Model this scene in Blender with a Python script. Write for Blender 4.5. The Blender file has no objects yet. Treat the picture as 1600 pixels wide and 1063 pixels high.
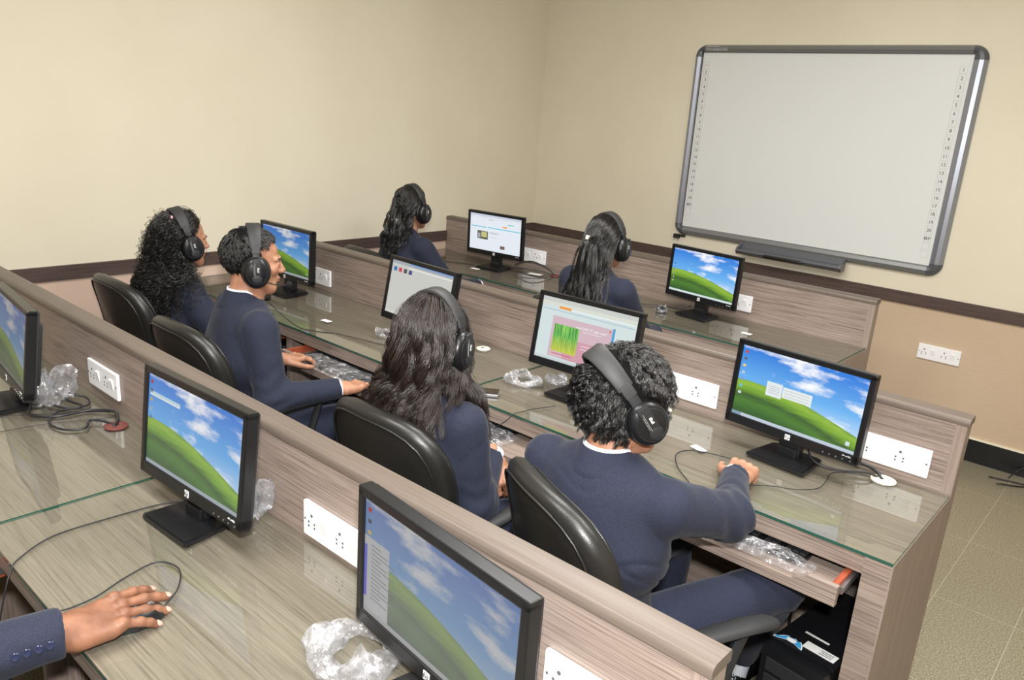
import bpy, math, random
import numpy as np
from mathutils import Vector, Matrix

PI = math.pi
random.seed(7)
rng = np.random.default_rng(7)
SC = bpy.context.scene
COL = SC.collection

# ------------------------------------------------------------------ camera
CX, CY, CZ = 4.057, -0.945, 1.754
FOCAL_PX = 1223.6
YAW, PITCH, ROLL = -0.709, 0.285, 0.069


def look_axes(yaw, pit, rol):
    fw = Vector((math.sin(yaw) * math.cos(pit), math.cos(yaw) * math.cos(pit), -math.sin(pit)))
    r = Vector((math.cos(yaw), -math.sin(yaw), 0))
    u = r.cross(fw)
    c, s = math.cos(rol), math.sin(rol)
    return fw, r * c + u * s, u * c - r * s


FW, RT, UP = look_axes(-0.7088, 0.2854, 0.0694)
cam_data = bpy.data.cameras.new('camera')
cam = bpy.data.objects.new('camera', cam_data)
COL.objects.link(cam)
cam.matrix_world = Matrix(((RT.x, UP.x, -FW.x, CX), (RT.y, UP.y, -FW.y, CY), (RT.z, UP.z, -FW.z, CZ), (0, 0, 0, 1)))
cam_data.sensor_fit = 'HORIZONTAL'
cam_data.sensor_width = 36
cam_data.lens = 36 * FOCAL_PX / 1600
cam_data.clip_start = 0.03
SC.camera = cam

# ------------------------------------------------------------------ light
SC.view_settings.view_transform = 'Standard'
SC.view_settings.look = 'None'
SC.view_settings.exposure = 0.0
SC.view_settings.gamma = 1.0
SC.view_settings.use_curve_mapping = False
world = bpy.data.worlds.new('world')
SC.world = world
world.use_nodes = True
world.node_tree.nodes['Background'].inputs[0].default_value = (1.0, 0.96, 0.9, 1)
world.node_tree.nodes['Background'].inputs[1].default_value = 0.25


def area(name, loc, target, sx, sy, power, color):
    d = bpy.data.lights.new(name, 'AREA')
    d.shape = 'RECTANGLE'
    d.size, d.size_y = sx, sy
    d.energy = power
    d.color = color
    o = bpy.data.objects.new(name, d)
    COL.objects.link(o)
    o.location = loc
    o.rotation_euler = (Vector(target) - Vector(loc)).to_track_quat('-Z', 'Y').to_euler()
    return o


# the photographer's flash, a hand above the lens, and four unseen ceiling lights added as fill
area('flash_lamp', (4.12, -0.98, 1.98), (2.2, 1.6, 1.15), 0.10, 0.06, 72, (1.0, 0.985, 0.96))
for lx in (2.3, 4.0):
    for ly in (-0.7, 1.5):
        area('ceiling_fill', (lx, ly, 2.93), (lx, ly, 0), 1.2, 0.6, 44, (1.0, 0.985, 0.955))

# ------------------------------------------------------------------ tagging helpers


def tag(o, label=None, cat=None, group=None, kind=None):
    if label: o['label'] = label
    if cat: o['category'] = cat
    if group: o['group'] = group
    if kind: o['kind'] = kind
    return o


def thing(name, loc, rz, label, cat, group=None):
    o = bpy.data.objects.new(name, None)
    o.empty_display_size = 0.05
    COL.objects.link(o)
    o.location = loc
    o.rotation_euler = (0, 0, rz)
    return tag(o, label, cat, group)


def dup(root, loc, rz, label, group=None):
    r = root.copy()
    COL.objects.link(r)
    r.location = loc
    r.rotation_euler = (0, 0, rz)
    r['label'] = label
    if group: r['group'] = group
    for ch in list(root.children):
        c = ch.copy()
        COL.objects.link(c)
        c.parent = r
        for g in list(ch.children):
            d = g.copy()
            COL.objects.link(d)
            d.parent = c
    return r


class MB:
    """collects shapes into one mesh"""

    def __init__(self):
        self.v, self.f, self.uv = [], [], None

    def add(self, verts, faces, M=None):
        n = len(self.v)
        for p in verts:
            p = Vector(p)
            self.v.append(tuple(M @ p) if M is not None else tuple(p))
        self.f += [tuple(i + n for i in f) for f in faces]
        return self

    def box(self, x0, x1, y0, y1, z0, z1, M=None):
        v = [(x, y, z) for z in (z0, z1) for y in (y0, y1) for x in (x0, x1)]
        f = [(0, 2, 3, 1), (4, 5, 7, 6), (0, 1, 5, 4), (2, 6, 7, 3), (0, 4, 6, 2), (1, 3, 7, 5)]
        return self.add(v, f, M)

    def rbox(self, x0, x1, y0, y1, z0, z1, r=0.004, M=None):
        """box with chamfered edges (two-step rounding)"""
        r = min(r, (x1 - x0) / 2.01, (y1 - y0) / 2.01, (z1 - z0) / 2.01)
        import bmesh
        bm = bmesh.new()
        bmesh.ops.create_cube(bm, size=1)
        for w in bm.verts:
            w.co = Vector(((x0 + x1) / 2 + w.co.x * (x1 - x0), (y0 + y1) / 2 + w.co.y * (y1 - y0), (z0 + z1) / 2 + w.co.z * (z1 - z0)))
        bmesh.ops.bevel(bm, geom=bm.edges[:], offset=r, segments=2, affect='EDGES', profile=0.6)
        bm.verts.index_update()
        self.add([w.co.copy() for w in bm.verts], [[w.index for w in f.verts] for f in bm.faces], M)
        bm.free()
        return self

    def prism(self, pts, a0, a1, axis='z', M=None):
        """polygon pts (2D) extruded along axis"""
        n = len(pts)
        area2 = sum(pts[i][0] * pts[(i + 1) % n][1] - pts[(i + 1) % n][0] * pts[i][1] for i in range(n))
        if area2 < 0: pts = pts[::-1]

        def P(p, a):
            return (p[0], p[1], a) if axis == 'z' else ((p[0], a, p[1]) if axis == 'y' else (a, p[0], p[1]))
        v = [P(p, a0) for p in pts] + [P(p, a1) for p in pts]
        f = [tuple(range(n - 1, -1, -1)), tuple(range(n, 2 * n))] + [(i, (i + 1) % n, n + (i + 1) % n, n + i) for i in range(n)]
        if axis == 'y': f = [t[::-1] for t in f]
        return self.add(v, f, M)

    def lathe(self, prof, seg=24, M=None, sx=1, sy=1):
        """prof: list of (r, z) turned round z"""
        v, f = [], []
        for r, z in prof:
            for k in range(seg):
                a = 2 * PI * k / seg
                v.append((r * math.cos(a) * sx, r * math.sin(a) * sy, z))
        n = len(prof)
        for i in range(n - 1):
            for k in range(seg):
                k2 = (k + 1) % seg
                f.append((i * seg + k, i * seg + k2, (i + 1) * seg + k2, (i + 1) * seg + k))
        f.append(tuple(range(seg - 1, -1, -1)))
        f.append(tuple((n - 1) * seg + k for k in range(seg)))
        return self.add(v, f, M)

    def tube(self, pts, r, seg=8, M=None, closed=False):
        pts = [Vector(p) for p in pts]
        n = len(pts)
        rr = r if isinstance(r, (list, tuple)) else [r] * n
        v, f = [], []
        ref = Vector((0, 0, 1))
        pu = None
        for i, p in enumerate(pts):
            a = pts[(i - 1) % n] if (closed or i > 0) else p
            b = pts[(i + 1) % n] if (closed or i < n - 1) else p
            t = (b - a).normalized()
            if pu is None:
                u = t.cross(ref)
                if u.length < 1e-3: u = t.cross(Vector((1, 0, 0)))
            else:
                u = pu - t * pu.dot(t)
            u.normalize()
            pu = u
            w = t.cross(u)
            for k in range(seg):
                an = 2 * PI * k / seg
                v.append(p + (u * math.cos(an) + w * math.sin(an)) * rr[i])
        m = n if closed else n - 1
        for i in range(m):
            j = (i + 1) % n
            for k in range(seg):
                k2 = (k + 1) % seg
                f.append((i * seg + k, i * seg + k2, j * seg + k2, j * seg + k))
        if not closed:
            f.append(tuple(range(seg - 1, -1, -1)))
            f.append(tuple((n - 1) * seg + k for k in range(seg)))
        return self.add(v, f, M)

    def build(self, name, mat, parent=None, smooth=False, angle=35):
        me = bpy.data.meshes.new(name)
        me.from_pydata(self.v, [], self.f)
        me.update()
        if smooth:
            me.polygons.foreach_set('use_smooth', [True] * len(me.polygons))
            if angle: me.set_sharp_from_angle(angle=math.radians(angle))
        o = bpy.data.objects.new(name, me)
        if mat: me.materials.append(mat)
        COL.objects.link(o)
        if parent: o.parent = parent
        return o


def spline(pts, n=8):
    """Catmull-Rom through the points"""
    P = [Vector(p) for p in pts]
    P = [P[0] * 2 - P[1]] + P + [P[-1] * 2 - P[-2]]
    out = []
    for i in range(1, len(P) - 2):
        for k in range(n):
            t = k / n
            a, b, c, d = P[i - 1], P[i], P[i + 1], P[i + 2]
            out.append(0.5 * ((2 * b) + (c - a) * t + (2 * a - 5 * b + 4 * c - d) * t * t + (3 * b - a - 3 * c + d) * t ** 3))
    out.append(P[-2])
    return out


def text_mesh(name, s, size, M, mat, parent=None, align='CENTER', extrude=0.0003):
    cu = bpy.data.curves.new(name, 'FONT')
    cu.body = s
    cu.size = size
    cu.extrude = extrude
    cu.align_x = align
    cu.align_y = 'CENTER'
    cu.resolution_u = 2
    t = bpy.data.objects.new(name, cu)
    COL.objects.link(t)
    dg = bpy.context.evaluated_depsgraph_get()
    me = bpy.data.meshes.new_from_object(t.evaluated_get(dg))
    bpy.data.objects.remove(t)
    me.transform(M)
    me.materials.clear()
    me.materials.append(mat)
    o = bpy.data.objects.new(name, me)
    COL.objects.link(o)
    if parent: o.parent = parent
    return o


# ------------------------------------------------------------------ materials
def srgb(r, g, b):
    def c(x):
        x /= 255
        return x / 12.92 if x <= 0.04045 else ((x + 0.055) / 1.055) ** 2.4
    return (c(r), c(g), c(b), 1)


class NT:
    def __init__(self, name):
        self.m = bpy.data.materials.new(name)
        self.m.use_nodes = True
        self.t = self.m.node_tree
        self.b = self.t.nodes['Principled BSDF']
        self.out = self.t.nodes['Material Output']

    def n(self, kind, **kw):
        nd = self.t.nodes.new(kind)
        for k, v in kw.items():
            if k.startswith('i_'):
                nd.inputs[k[2:].replace('_', ' ')].default_value = v
            else:
                setattr(nd, k, v)
        return nd

    def l(self, a, b):
        self.t.links.new(a, b)

    def math(self, op, a, b=None, c=None, clamp=False):
        nd = self.t.nodes.new('ShaderNodeMath')
        nd.operation = op
        nd.use_clamp = clamp
        for i, x in enumerate((a, b, c)):
            if x is None: continue
            if isinstance(x, (int, float)): nd.inputs[i].default_value = x
            else: self.l(x, nd.inputs[i])
        return nd.outputs[0]

    def mix(self, fac, a, b):
        nd = self.t.nodes.new('ShaderNodeMix')
        nd.data_type = 'RGBA'
        for s, x in ((nd.inputs[0], fac), (nd.inputs[6], a), (nd.inputs[7], b)):
            if isinstance(x, (int, float)): s.default_value = x
            elif isinstance(x, tuple): s.default_value = x
            else: self.l(x, s)
        return nd.outputs[2]

    def coords(self, kind='Object', scale=(1, 1, 1), rot=(0, 0, 0)):
        tc = self.n('ShaderNodeTexCoord')
        mp = self.n('ShaderNodeMapping')
        mp.inputs['Scale'].default_value = scale
        mp.inputs['Rotation'].default_value = rot
        self.l(tc.outputs[kind], mp.inputs[0])
        return mp.outputs[0]

    def noise(self, vec, scale, detail=4, rough=0.5):
        nd = self.n('ShaderNodeTexNoise')
        nd.inputs['Scale'].default_value = scale
        nd.inputs['Detail'].default_value = detail
        nd.inputs['Roughness'].default_value = rough
        self.l(vec, nd.inputs['Vector'])
        return nd.outputs['Fac']

    def ramp(self, fac, stops):
        nd = self.n('ShaderNodeValToRGB')
        el = nd.color_ramp.elements
        while len(el) < len(stops): el.new(0.5)
        for e, (p, c) in zip(el, stops):
            e.position = p
            e.color = c
        self.l(fac, nd.inputs[0])
        return nd.outputs[0]

    def bump(self, h, strength=0.3, dist=0.002):
        nd = self.n('ShaderNodeBump')
        nd.inputs['Strength'].default_value = strength
        nd.inputs['Distance'].default_value = dist
        self.l(h, nd.inputs['Height'])
        self.l(nd.outputs[0], self.b.inputs['Normal'])


def plain(name, col, rough=0.5, metal=0.0, spec=0.5, bump=None, coat=0.0):
    t = NT(name)
    t.b.inputs['Base Color'].default_value = col
    t.b.inputs['Roughness'].default_value = rough
    t.b.inputs['Metallic'].default_value = metal
    t.b.inputs['Specular IOR Level'].default_value = spec
    t.b.inputs['Coat Weight'].default_value = coat
    if bump:
        t.bump(t.noise(t.coords(), bump[0], 3), bump[1], bump[2])
    return t.m


def wall_mat(name, c1, c2, bscale=60, bstr=0.25):
    t = NT(name)
    co = t.coords()
    t.l(t.ramp(t.noise(co, 1.3, 3), [(0.3, c1), (0.7, c2)]), t.b.inputs['Base Color'])
    t.b.inputs['Roughness'].default_value = 0.55
    t.b.inputs['Specular IOR Level'].default_value = 0.3
    t.bump(t.noise(co, bscale, 5, 0.6), bstr, 0.003)
    return t.m


def laminate(name, dark, mid, light, axis='x', rough=0.42):
    t = NT(name)
    s = {'x': (3.0, 150, 150), 'y': (150, 3.0, 150), 'z': (150, 150, 3.0)}[axis]
    s2 = {'x': (0.5, 7, 7), 'y': (7, 0.5, 7), 'z': (7, 7, 0.5)}[axis]
    a = t.noise(t.coords('Object', s), 1.6, 5, 0.62)
    b = t.noise(t.coords('Object', s2), 1.7, 4, 0.6)
    f = t.math('ADD', t.math('MULTIPLY', a, 0.8), t.math('MULTIPLY', b, 0.2))
    t.l(t.ramp(f, [(0.32, dark), (0.50, mid), (0.70, light)]), t.b.inputs['Base Color'])
    t.b.inputs['Roughness'].default_value = rough
    t.b.inputs['Specular IOR Level'].default_value = 0.35
    t.bump(a, 0.18, 0.001)
    return t.m


M = {}
M['wall_cream'] = wall_mat('wall_cream_paint', srgb(215, 207, 187), srgb(221, 214, 195), 35, 0.12)
M['wall_tan'] = wall_mat('wall_tan_texture', srgb(190, 167, 142), srgb(200, 178, 154), 70, 0.5)
M['ceiling'] = plain('ceiling_paint', srgb(235, 230, 218), 0.8)
M['trim'] = laminate('dark_rail', srgb(62, 50, 48), srgb(80, 66, 62), srgb(98, 84, 78), 'x', 0.4)
M['black_tile'] = plain('black_granite', srgb(24, 26, 28), 0.25)
M['lam'] = laminate('greige_laminate', srgb(92, 79, 73), srgb(142, 127, 118), srgb(166, 151, 141))
M['lam_top'] = laminate('desk_laminate', srgb(96, 88, 79), srgb(126, 117, 106), srgb(142, 133, 122))
M['lam_side'] = laminate('side_laminate', srgb(122, 106, 98), srgb(144, 128, 119), srgb(160, 145, 135), 'z')
M['cap'] = laminate('cap_edging', srgb(88, 79, 72), srgb(99, 89, 81), srgb(107, 97, 88), 'x', 0.38)
M['black'] = plain('black_plastic', srgb(22, 23, 26), 0.32, bump=(900, 0.05, 0.0005))
M['black_matte'] = plain('black_matte_plastic', srgb(34, 35, 38), 0.55)
M['gloss_black'] = plain('gloss_black_plastic', srgb(20, 21, 24), 0.3)
M['white_plastic'] = plain('white_plastic', srgb(240, 240, 243), 0.3)
M['ivory'] = plain('ivory_plastic', srgb(232, 226, 204), 0.4)
M['maroon'] = plain('maroon_plastic', srgb(112, 62, 58), 0.4)
M['grey_hole'] = plain('grey_hole', srgb(95, 95, 100), 0.6)
M['silver'] = plain('brushed_metal', srgb(190, 192, 196), 0.3, 0.9)
M['orange_wood'] = laminate('reddish_wood', srgb(126, 58, 38), srgb(150, 74, 50), srgb(164, 88, 62), 'y')
M['cable'] = plain('black_cable', srgb(38, 38, 42), 0.4)
M['paper'] = plain('white_paper', srgb(236, 236, 236), 0.6)
M['ink'] = plain('dark_ink', srgb(60, 62, 66), 0.6)
M['pale_ink'] = plain('pale_ink', srgb(176, 178, 176), 0.6)
M['white_ink'] = plain('white_ink', srgb(225, 227, 230), 0.5)
M['dark_void'] = plain('dark_inner', srgb(20, 18, 17), 0.7)
M['yellow'] = plain('yellow_plastic', srgb(228, 186, 30), 0.4)
M['sticker_blue'] = plain('sticker_blue', srgb(64, 160, 214), 0.4)


def floor_mat():
    t = NT('terrazzo')
    co = t.coords()
    a = t.noise(co, 170, 4, 0.75)
    b = t.noise(co, 6, 3)
    c = t.ramp(a, [(0.38, srgb(84, 78, 60)), (0.5, srgb(126, 120, 101)), (0.62, srgb(170, 165, 147))])
    c = t.mix(t.math('MULTIPLY', b, 0.3), c, srgb(138, 130, 104))
    br = t.n('ShaderNodeTexBrick')
    br.offset = 0.0
    br.inputs['Scale'].default_value = 1
    br.inputs['Mortar Size'].default_value = 0.0016
    br.inputs['Mortar Smooth'].default_value = 0.4
    br.inputs['Brick Width'].default_value = 0.283
    br.inputs['Row Height'].default_value = 0.6
    mp = t.coords()
    mp.node.inputs['Location'].default_value = (0.083, 0.1, 0)
    t.l(mp, br.inputs['Vector'])
    c = t.mix(t.math('MULTIPLY', br.outputs['Fac'], 0.5), c, srgb(196, 190, 172))
    t.l(c, t.b.inputs['Base Color'])
    t.b.inputs['Roughness'].default_value = 0.3
    return t.m


M['floor'] = floor_mat()


def glass_mat(name, tint, edge=False):
    t = NT(name)
    t.t.nodes.remove(t.b)
    tr = t.n('ShaderNodeBsdfTransparent')
    tr.inputs[0].default_value = tint
    gl = t.n('ShaderNodeBsdfGlossy')
    gl.inputs['Roughness'].default_value = 0.015
    fr = t.n('ShaderNodeFresnel')
    fr.inputs['IOR'].default_value = 1.52
    mx = t.n('ShaderNodeMixShader')
    ge = t.n('ShaderNodeNewGeometry')
    front = t.math('SUBTRACT', 1.0, ge.outputs['Backfacing'])
    t.l(t.math('MULTIPLY', t.math('MULTIPLY', fr.outputs[0], 1.5, clamp=True), front), mx.inputs[0])
    t.l(tr.outputs[0], mx.inputs[1])
    t.l(gl.outputs[0], mx.inputs[2])
    t.l(mx.outputs[0], t.out.inputs[0])
    return t.m


M['glass'] = glass_mat('clear_glass', (0.96, 0.97, 0.955, 1))
M['glass_edge'] = plain('green_glass_edge', srgb(44, 84, 72), 0.15)


def crinkle_mat():
    t = NT('crinkled_clear_plastic')
    t.t.nodes.remove(t.b)
    tr = t.n('ShaderNodeBsdfTransparent')
    tr.inputs[0].default_value = (0.93, 0.94, 0.95, 1)
    gl = t.n('ShaderNodeBsdfGlossy')
    gl.inputs['Roughness'].default_value = 0.12
    di = t.n('ShaderNodeBsdfDiffuse')
    di.inputs[0].default_value = srgb(222, 222, 228)
    co = t.coords()
    nz = t.noise(co, 26, 3, 0.55)
    bp = t.n('ShaderNodeBump')
    bp.inputs['Strength'].default_value = 1.0
    bp.inputs['Distance'].default_value = 0.012
    t.l(nz, bp.inputs['Height'])
    t.l(bp.outputs[0], gl.inputs['Normal'])
    t.l(bp.outputs[0], di.inputs['Normal'])
    m1 = t.n('ShaderNodeMixShader')
    m1.inputs[0].default_value = 0.35
    t.l(di.outputs[0], m1.inputs[1])
    t.l(gl.outputs[0], m1.inputs[2])
    m2 = t.n('ShaderNodeMixShader')
    rp = t.ramp(t.noise(co, 30, 3, 0.6), [(0.40, (0.10, 0.10, 0.10, 1)), (0.56, (0.26, 0.26, 0.26, 1)), (0.70, (0.75, 0.75, 0.75, 1))])
    t.l(rp, m2.inputs[0])
    t.l(tr.outputs[0], m2.inputs[1])
    t.l(m1.outputs[0], m2.inputs[2])
    t.l(m2.outputs[0], t.out.inputs[0])
    return t.m


M['crinkle'] = crinkle_mat()


def leather():
    t = NT('black_leather')
    co = t.coords()
    t.b.inputs['Base Color'].default_value = srgb(30, 30, 29)
    t.b.inputs['Roughness'].default_value = 0.36
    t.b.inputs['Specular IOR Level'].default_value = 0.6
    v = t.n('ShaderNodeTexVoronoi')
    v.inputs['Scale'].default_value = 420
    t.l(co, v.inputs['Vector'])
    h = t.math('ADD', t.math('MULTIPLY', v.outputs[0], 0.5), t.math('MULTIPLY', t.noise(co, 18, 3), 1.5))
    t.bump(h, 0.22, 0.0015)
    return t.m


M['leather'] = leather()


def cloth(name, c1, c2, scale=900):
    t = NT(name)
    co = t.coords()
    a = t.noise(co, scale, 2, 0.8)
    t.l(t.ramp(a, [(0.4, c1), (0.66, c2)]), t.b.inputs['Base Color'])
    t.b.inputs['Roughness'].default_value = 0.85
    t.b.inputs['Sheen Weight'].default_value = 0.08
    t.b.inputs['Sheen Roughness'].default_value = 0.4
    t.b.inputs['Specular IOR Level'].default_value = 0.2
    h = t.math('ADD', t.math('MULTIPLY', t.noise(t.coords('Object', (1, 1, 0.55)), 16, 3), 2.2), t.math('MULTIPLY', a, 0.12))
    t.bump(h, 0.38, 0.007)
    return t.m


M['suit'] = cloth('navy_suiting', srgb(31, 34, 47), srgb(56, 60, 79))
M['trouser'] = cloth('navy_trousers', srgb(34, 37, 52), srgb(54, 59, 80))
M['shirt'] = plain('white_cotton', srgb(232, 236, 246), 0.8)


def skin(name, c1, c2):
    t = NT(name)
    co = t.coords()
    t.l(t.ramp(t.noise(co, 30, 3), [(0.35, c1), (0.65, c2)]), t.b.inputs['Base Color'])
    t.b.inputs['Roughness'].default_value = 0.5
    t.b.inputs['Subsurface Weight'].default_value = 0.08
    t.b.inputs['Subsurface Radius'].default_value = (0.01, 0.004, 0.002)
    t.bump(t.noise(co, 260, 3), 0.15, 0.001)
    return t.m


M['skin_brown'] = skin('skin_brown', srgb(112, 74, 54), srgb(138, 94, 70))
M['skin_light'] = skin('skin_light', srgb(160, 113, 88), srgb(180, 132, 106))
M['nail'] = plain('fingernail', srgb(196, 150, 136), 0.35)
M['eye_white'] = plain('eye_white', srgb(225, 220, 214), 0.2)
M['lip'] = plain('lip', srgb(170, 98, 88), 0.45)
M['gold'] = plain('gold', srgb(212, 160, 80), 0.25, 1.0)


def hair(name, c1, c2, rough=0.30, spec=1.0):
    t = NT(name)
    co = t.coords()
    t.l(t.ramp(t.noise(co, 45, 2), [(0.35, c1), (0.7, c2)]), t.b.inputs['Base Color'])
    t.b.inputs['Roughness'].default_value = rough
    t.b.inputs['Specular IOR Level'].default_value = spec
    return t.m


M['hair_black'] = hair('black_hair', srgb(16, 15, 16), srgb(30, 28, 29))
M['scalp'] = plain('hair_base', srgb(16, 15, 16), 0.9, spec=0.1, bump=(160, 0.8, 0.004))
M['hair_brown'] = hair('dark_brown_hair', srgb(30, 22, 20), srgb(54, 41, 37), 0.33, 0.85)

# screen pictures ------------------------------------------------------


def hill_screen(name, strength=1.0, wash=0.0, seed=0.0):
    """generic blue sky with clouds over a rolling green hill, shown by a lit panel"""
    t = NT(name)
    tc = t.n('ShaderNodeTexCoord')
    sp = t.n('ShaderNodeSeparateXYZ')
    t.l(tc.outputs['UV'], sp.inputs[0])
    u, v = sp.outputs[0], sp.outputs[1]
    # sky
    sky = t.ramp(v, [(0.15, srgb(196, 224, 248)), (0.5, srgb(104, 178, 240)), (0.95, srgb(44, 126, 220))])
    mp = t.n('ShaderNodeMapping')
    mp.inputs['Scale'].default_value = (2.0, 3.2, 1)
    mp.inputs['Location'].default_value = (seed + 1.7, 0.4, 0)
    t.l(tc.outputs['UV'], mp.inputs[0])
    n1 = t.noise(mp.outputs[0], 1.25, 7, 0.56)
    cl = t.ramp(n1, [(0.50, (0, 0, 0, 1)), (0.64, (1, 1, 1, 1))])
    sky = t.mix(cl, sky, srgb(246, 249, 255))
    # hill
    u2 = t.math('MULTIPLY', u, u)
    h = t.math('SUBTRACT', 0.52, t.math('MULTIPLY', u2, 0.27))
    h = t.math('ADD', h, t.math('MULTIPLY', t.math('SINE', t.math('MULTIPLY', u, 5.0)), 0.015))
    d = t.math('SUBTRACT', h, v)
    mp2 = t.n('ShaderNodeMapping')
    mp2.inputs['Scale'].default_value = (2, 14, 1)
    mp2.inputs['Rotation'].default_value = (0, 0, 0.3)
    t.l(tc.outputs['UV'], mp2.inputs[0])
    g = t.ramp(t.math('ADD', d, t.math('MULTIPLY', t.noise(mp2.outputs[0], 2, 4), 0.12)),
               [(0.03, srgb(92, 136, 48)), (0.11, srgb(146, 186, 58)), (0.2, srgb(112, 160, 42)), (0.27, srgb(56, 92, 36)), (0.36, srgb(74, 124, 40)), (0.5, srgb(48, 92, 34))])
    m = t.math('MULTIPLY', d, 90, clamp=True)
    c = t.mix(m, sky, g)
    if wash: c = t.mix(wash, c, srgb(140, 138, 138))  # grey blended into the picture, imitating the haze of a slanted view
    t.b.inputs['Base Color'].default_value = (0.012, 0.012, 0.014, 1)
    t.b.inputs['Roughness'].default_value = 0.35
    t.b.inputs['Specular IOR Level'].default_value = 0.35
    t.l(c, t.b.inputs['Emission Color'])
    t.b.inputs['Emission Strength'].default_value = strength
    return t.m


def glow(name, col, strength=1.0):
    t = NT(name)
    t.b.inputs['Base Color'].default_value = (0.02, 0.02, 0.02, 1)
    t.b.inputs['Roughness'].default_value = 0.4
    t.b.inputs['Specular IOR Level'].default_value = 0.3
    t.b.inputs['Emission Color'].default_value = col
    t.b.inputs['Emission Strength'].default_value = strength
    return t.m


G = {}


def gl(r, g, b, s=1.0):
    k = (r, g, b, s)
    if k not in G: G[k] = glow('screen_light', srgb(r, g, b), s)
    return G[k]
# ------------------------------------------------------------------ room
YW, XR_ROOM, Y0, H = 3.952, 6.2, -3.2, 3.0
TZ0, TZ1 = 0.822, 0.893


def struct(name, mb, mat, smooth=False):
    return tag(mb.build(name, mat, None, smooth), kind='structure')


struct('floor', MB().box(-0.1, XR_ROOM + 0.1, Y0 - 0.1, YW + 0.1, -0.1, 0), M['floor'])
struct('ceiling', MB().box(-0.1, XR_ROOM + 0.1, Y0 - 0.1, YW + 0.1, H, H + 0.1), M['ceiling'])
M['wall_pink'] = wall_mat('wall_pinkish_texture', srgb(198, 172, 156), srgb(208, 184, 168), 70, 0.5)


def two_tone_wall(side, upper, lower, x0, x1, y0, y1):
    w = struct('wall_' + side, MB().box(x0, x1, y0, y1, 0.86, H), upper)
    lo = MB().box(x0, x1, y0, y1, 0, 0.86).build('lower_band', lower, w)
    lo['kind'] = 'structure'
    return w


two_tone_wall('front', M['wall_cream'], M['wall_tan'], -0.1, XR_ROOM + 0.1, YW, YW + 0.1)
two_tone_wall('left', M['wall_cream'], M['wall_pink'], -0.1, 0, Y0, YW)
two_tone_wall('right', M['wall_cream'], M['wall_tan'], XR_ROOM, XR_ROOM + 0.1, Y0, YW)
two_tone_wall('back', M['wall_cream'], M['wall_tan'], -0.1, XR_ROOM + 0.1, Y0 - 0.1, Y0)
struct('trim_1', MB().rbox(0.012, XR_ROOM, YW - 0.014, YW, TZ0, TZ1, 0.003), M['trim'])
struct('trim_2', MB().rbox(0, 0.014, Y0, YW, TZ0, TZ1, 0.003), laminate('dark_rail_side', srgb(62, 50, 48), srgb(80, 66, 62), srgb(98, 84, 78), 'y', 0.4))
struct('baseboard_front', MB().box(0.012, XR_ROOM, YW - 0.012, YW, 0, 0.133), M['black_tile'])
struct('trim_3', MB().box(0.012, XR_ROOM, YW - 0.013, YW, 0.133, 0.142), M['ivory'])
struct('baseboard_left', MB().box(0, 0.012, Y0, YW, 0, 0.133), M['black_tile'])

# ------------------------------------------------------------------ whiteboard
BX0, BX1, BZ0, BZ1 = 1.293, 3.012, 1.004, 2.243
IX0, IX1, IZ0, IZ1 = 1.352, 2.944, 1.064, 2.196
bd = thing('interactive_whiteboard', (0, YW, 0), 0, 'large interactive whiteboard with grey frame hung on the cream front wall', 'whiteboard')
M['board'] = plain('board_surface', srgb(214, 217, 217), 0.35)
M['rail_grey'] = plain('grey_rail', srgb(122, 124, 124), 0.4, 0.3)
M['rail_blue'] = plain('silver_blue_rail', srgb(150, 154, 166), 0.3, 0.65)
M['corner_grey'] = plain('dark_grey_corner', srgb(78, 80, 86), 0.35)
MB().box(IX0 - 0.01, IX1 + 0.01, -0.018, -0.001, IZ0 - 0.01, IZ1 + 0.01).build('writing_surface', M['board'], bd)


def rail_prof(w):  # across-width coordinate a (0 inner .. w outer), depth b
    return [(0, -0.001), (0, -0.024), (w * 0.12, -0.034), (w * 0.45, -0.042), (w * 0.75, -0.036), (w, -0.012), (w, -0.001)]


cr = 0.075
for nm, w, lo, hi, base, sgn in (('frame_rail', BZ1 - IZ1, BX0 + cr, BX1 - cr, IZ1, 1), ('frame_rail', IZ0 - BZ0, BX0 + cr, BX1 - cr, IZ0, -1)):
    MB().prism([(b, base + sgn * a) for a, b in rail_prof(w)], lo, hi, 'x').build(nm, M['rail_grey'], bd)
for nm, w, base, sgn in (('frame_stile', BX1 - IX1, IX1, 1), ('frame_stile', IX0 - BX0, IX0, -1)):
    pf = [(base + sgn * a, b) for a, b in rail_prof(w)]
    MB().prism(pf, BZ0 + cr, BZ1 - cr, 'z').build(nm, M['rail_blue'], bd)
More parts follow.
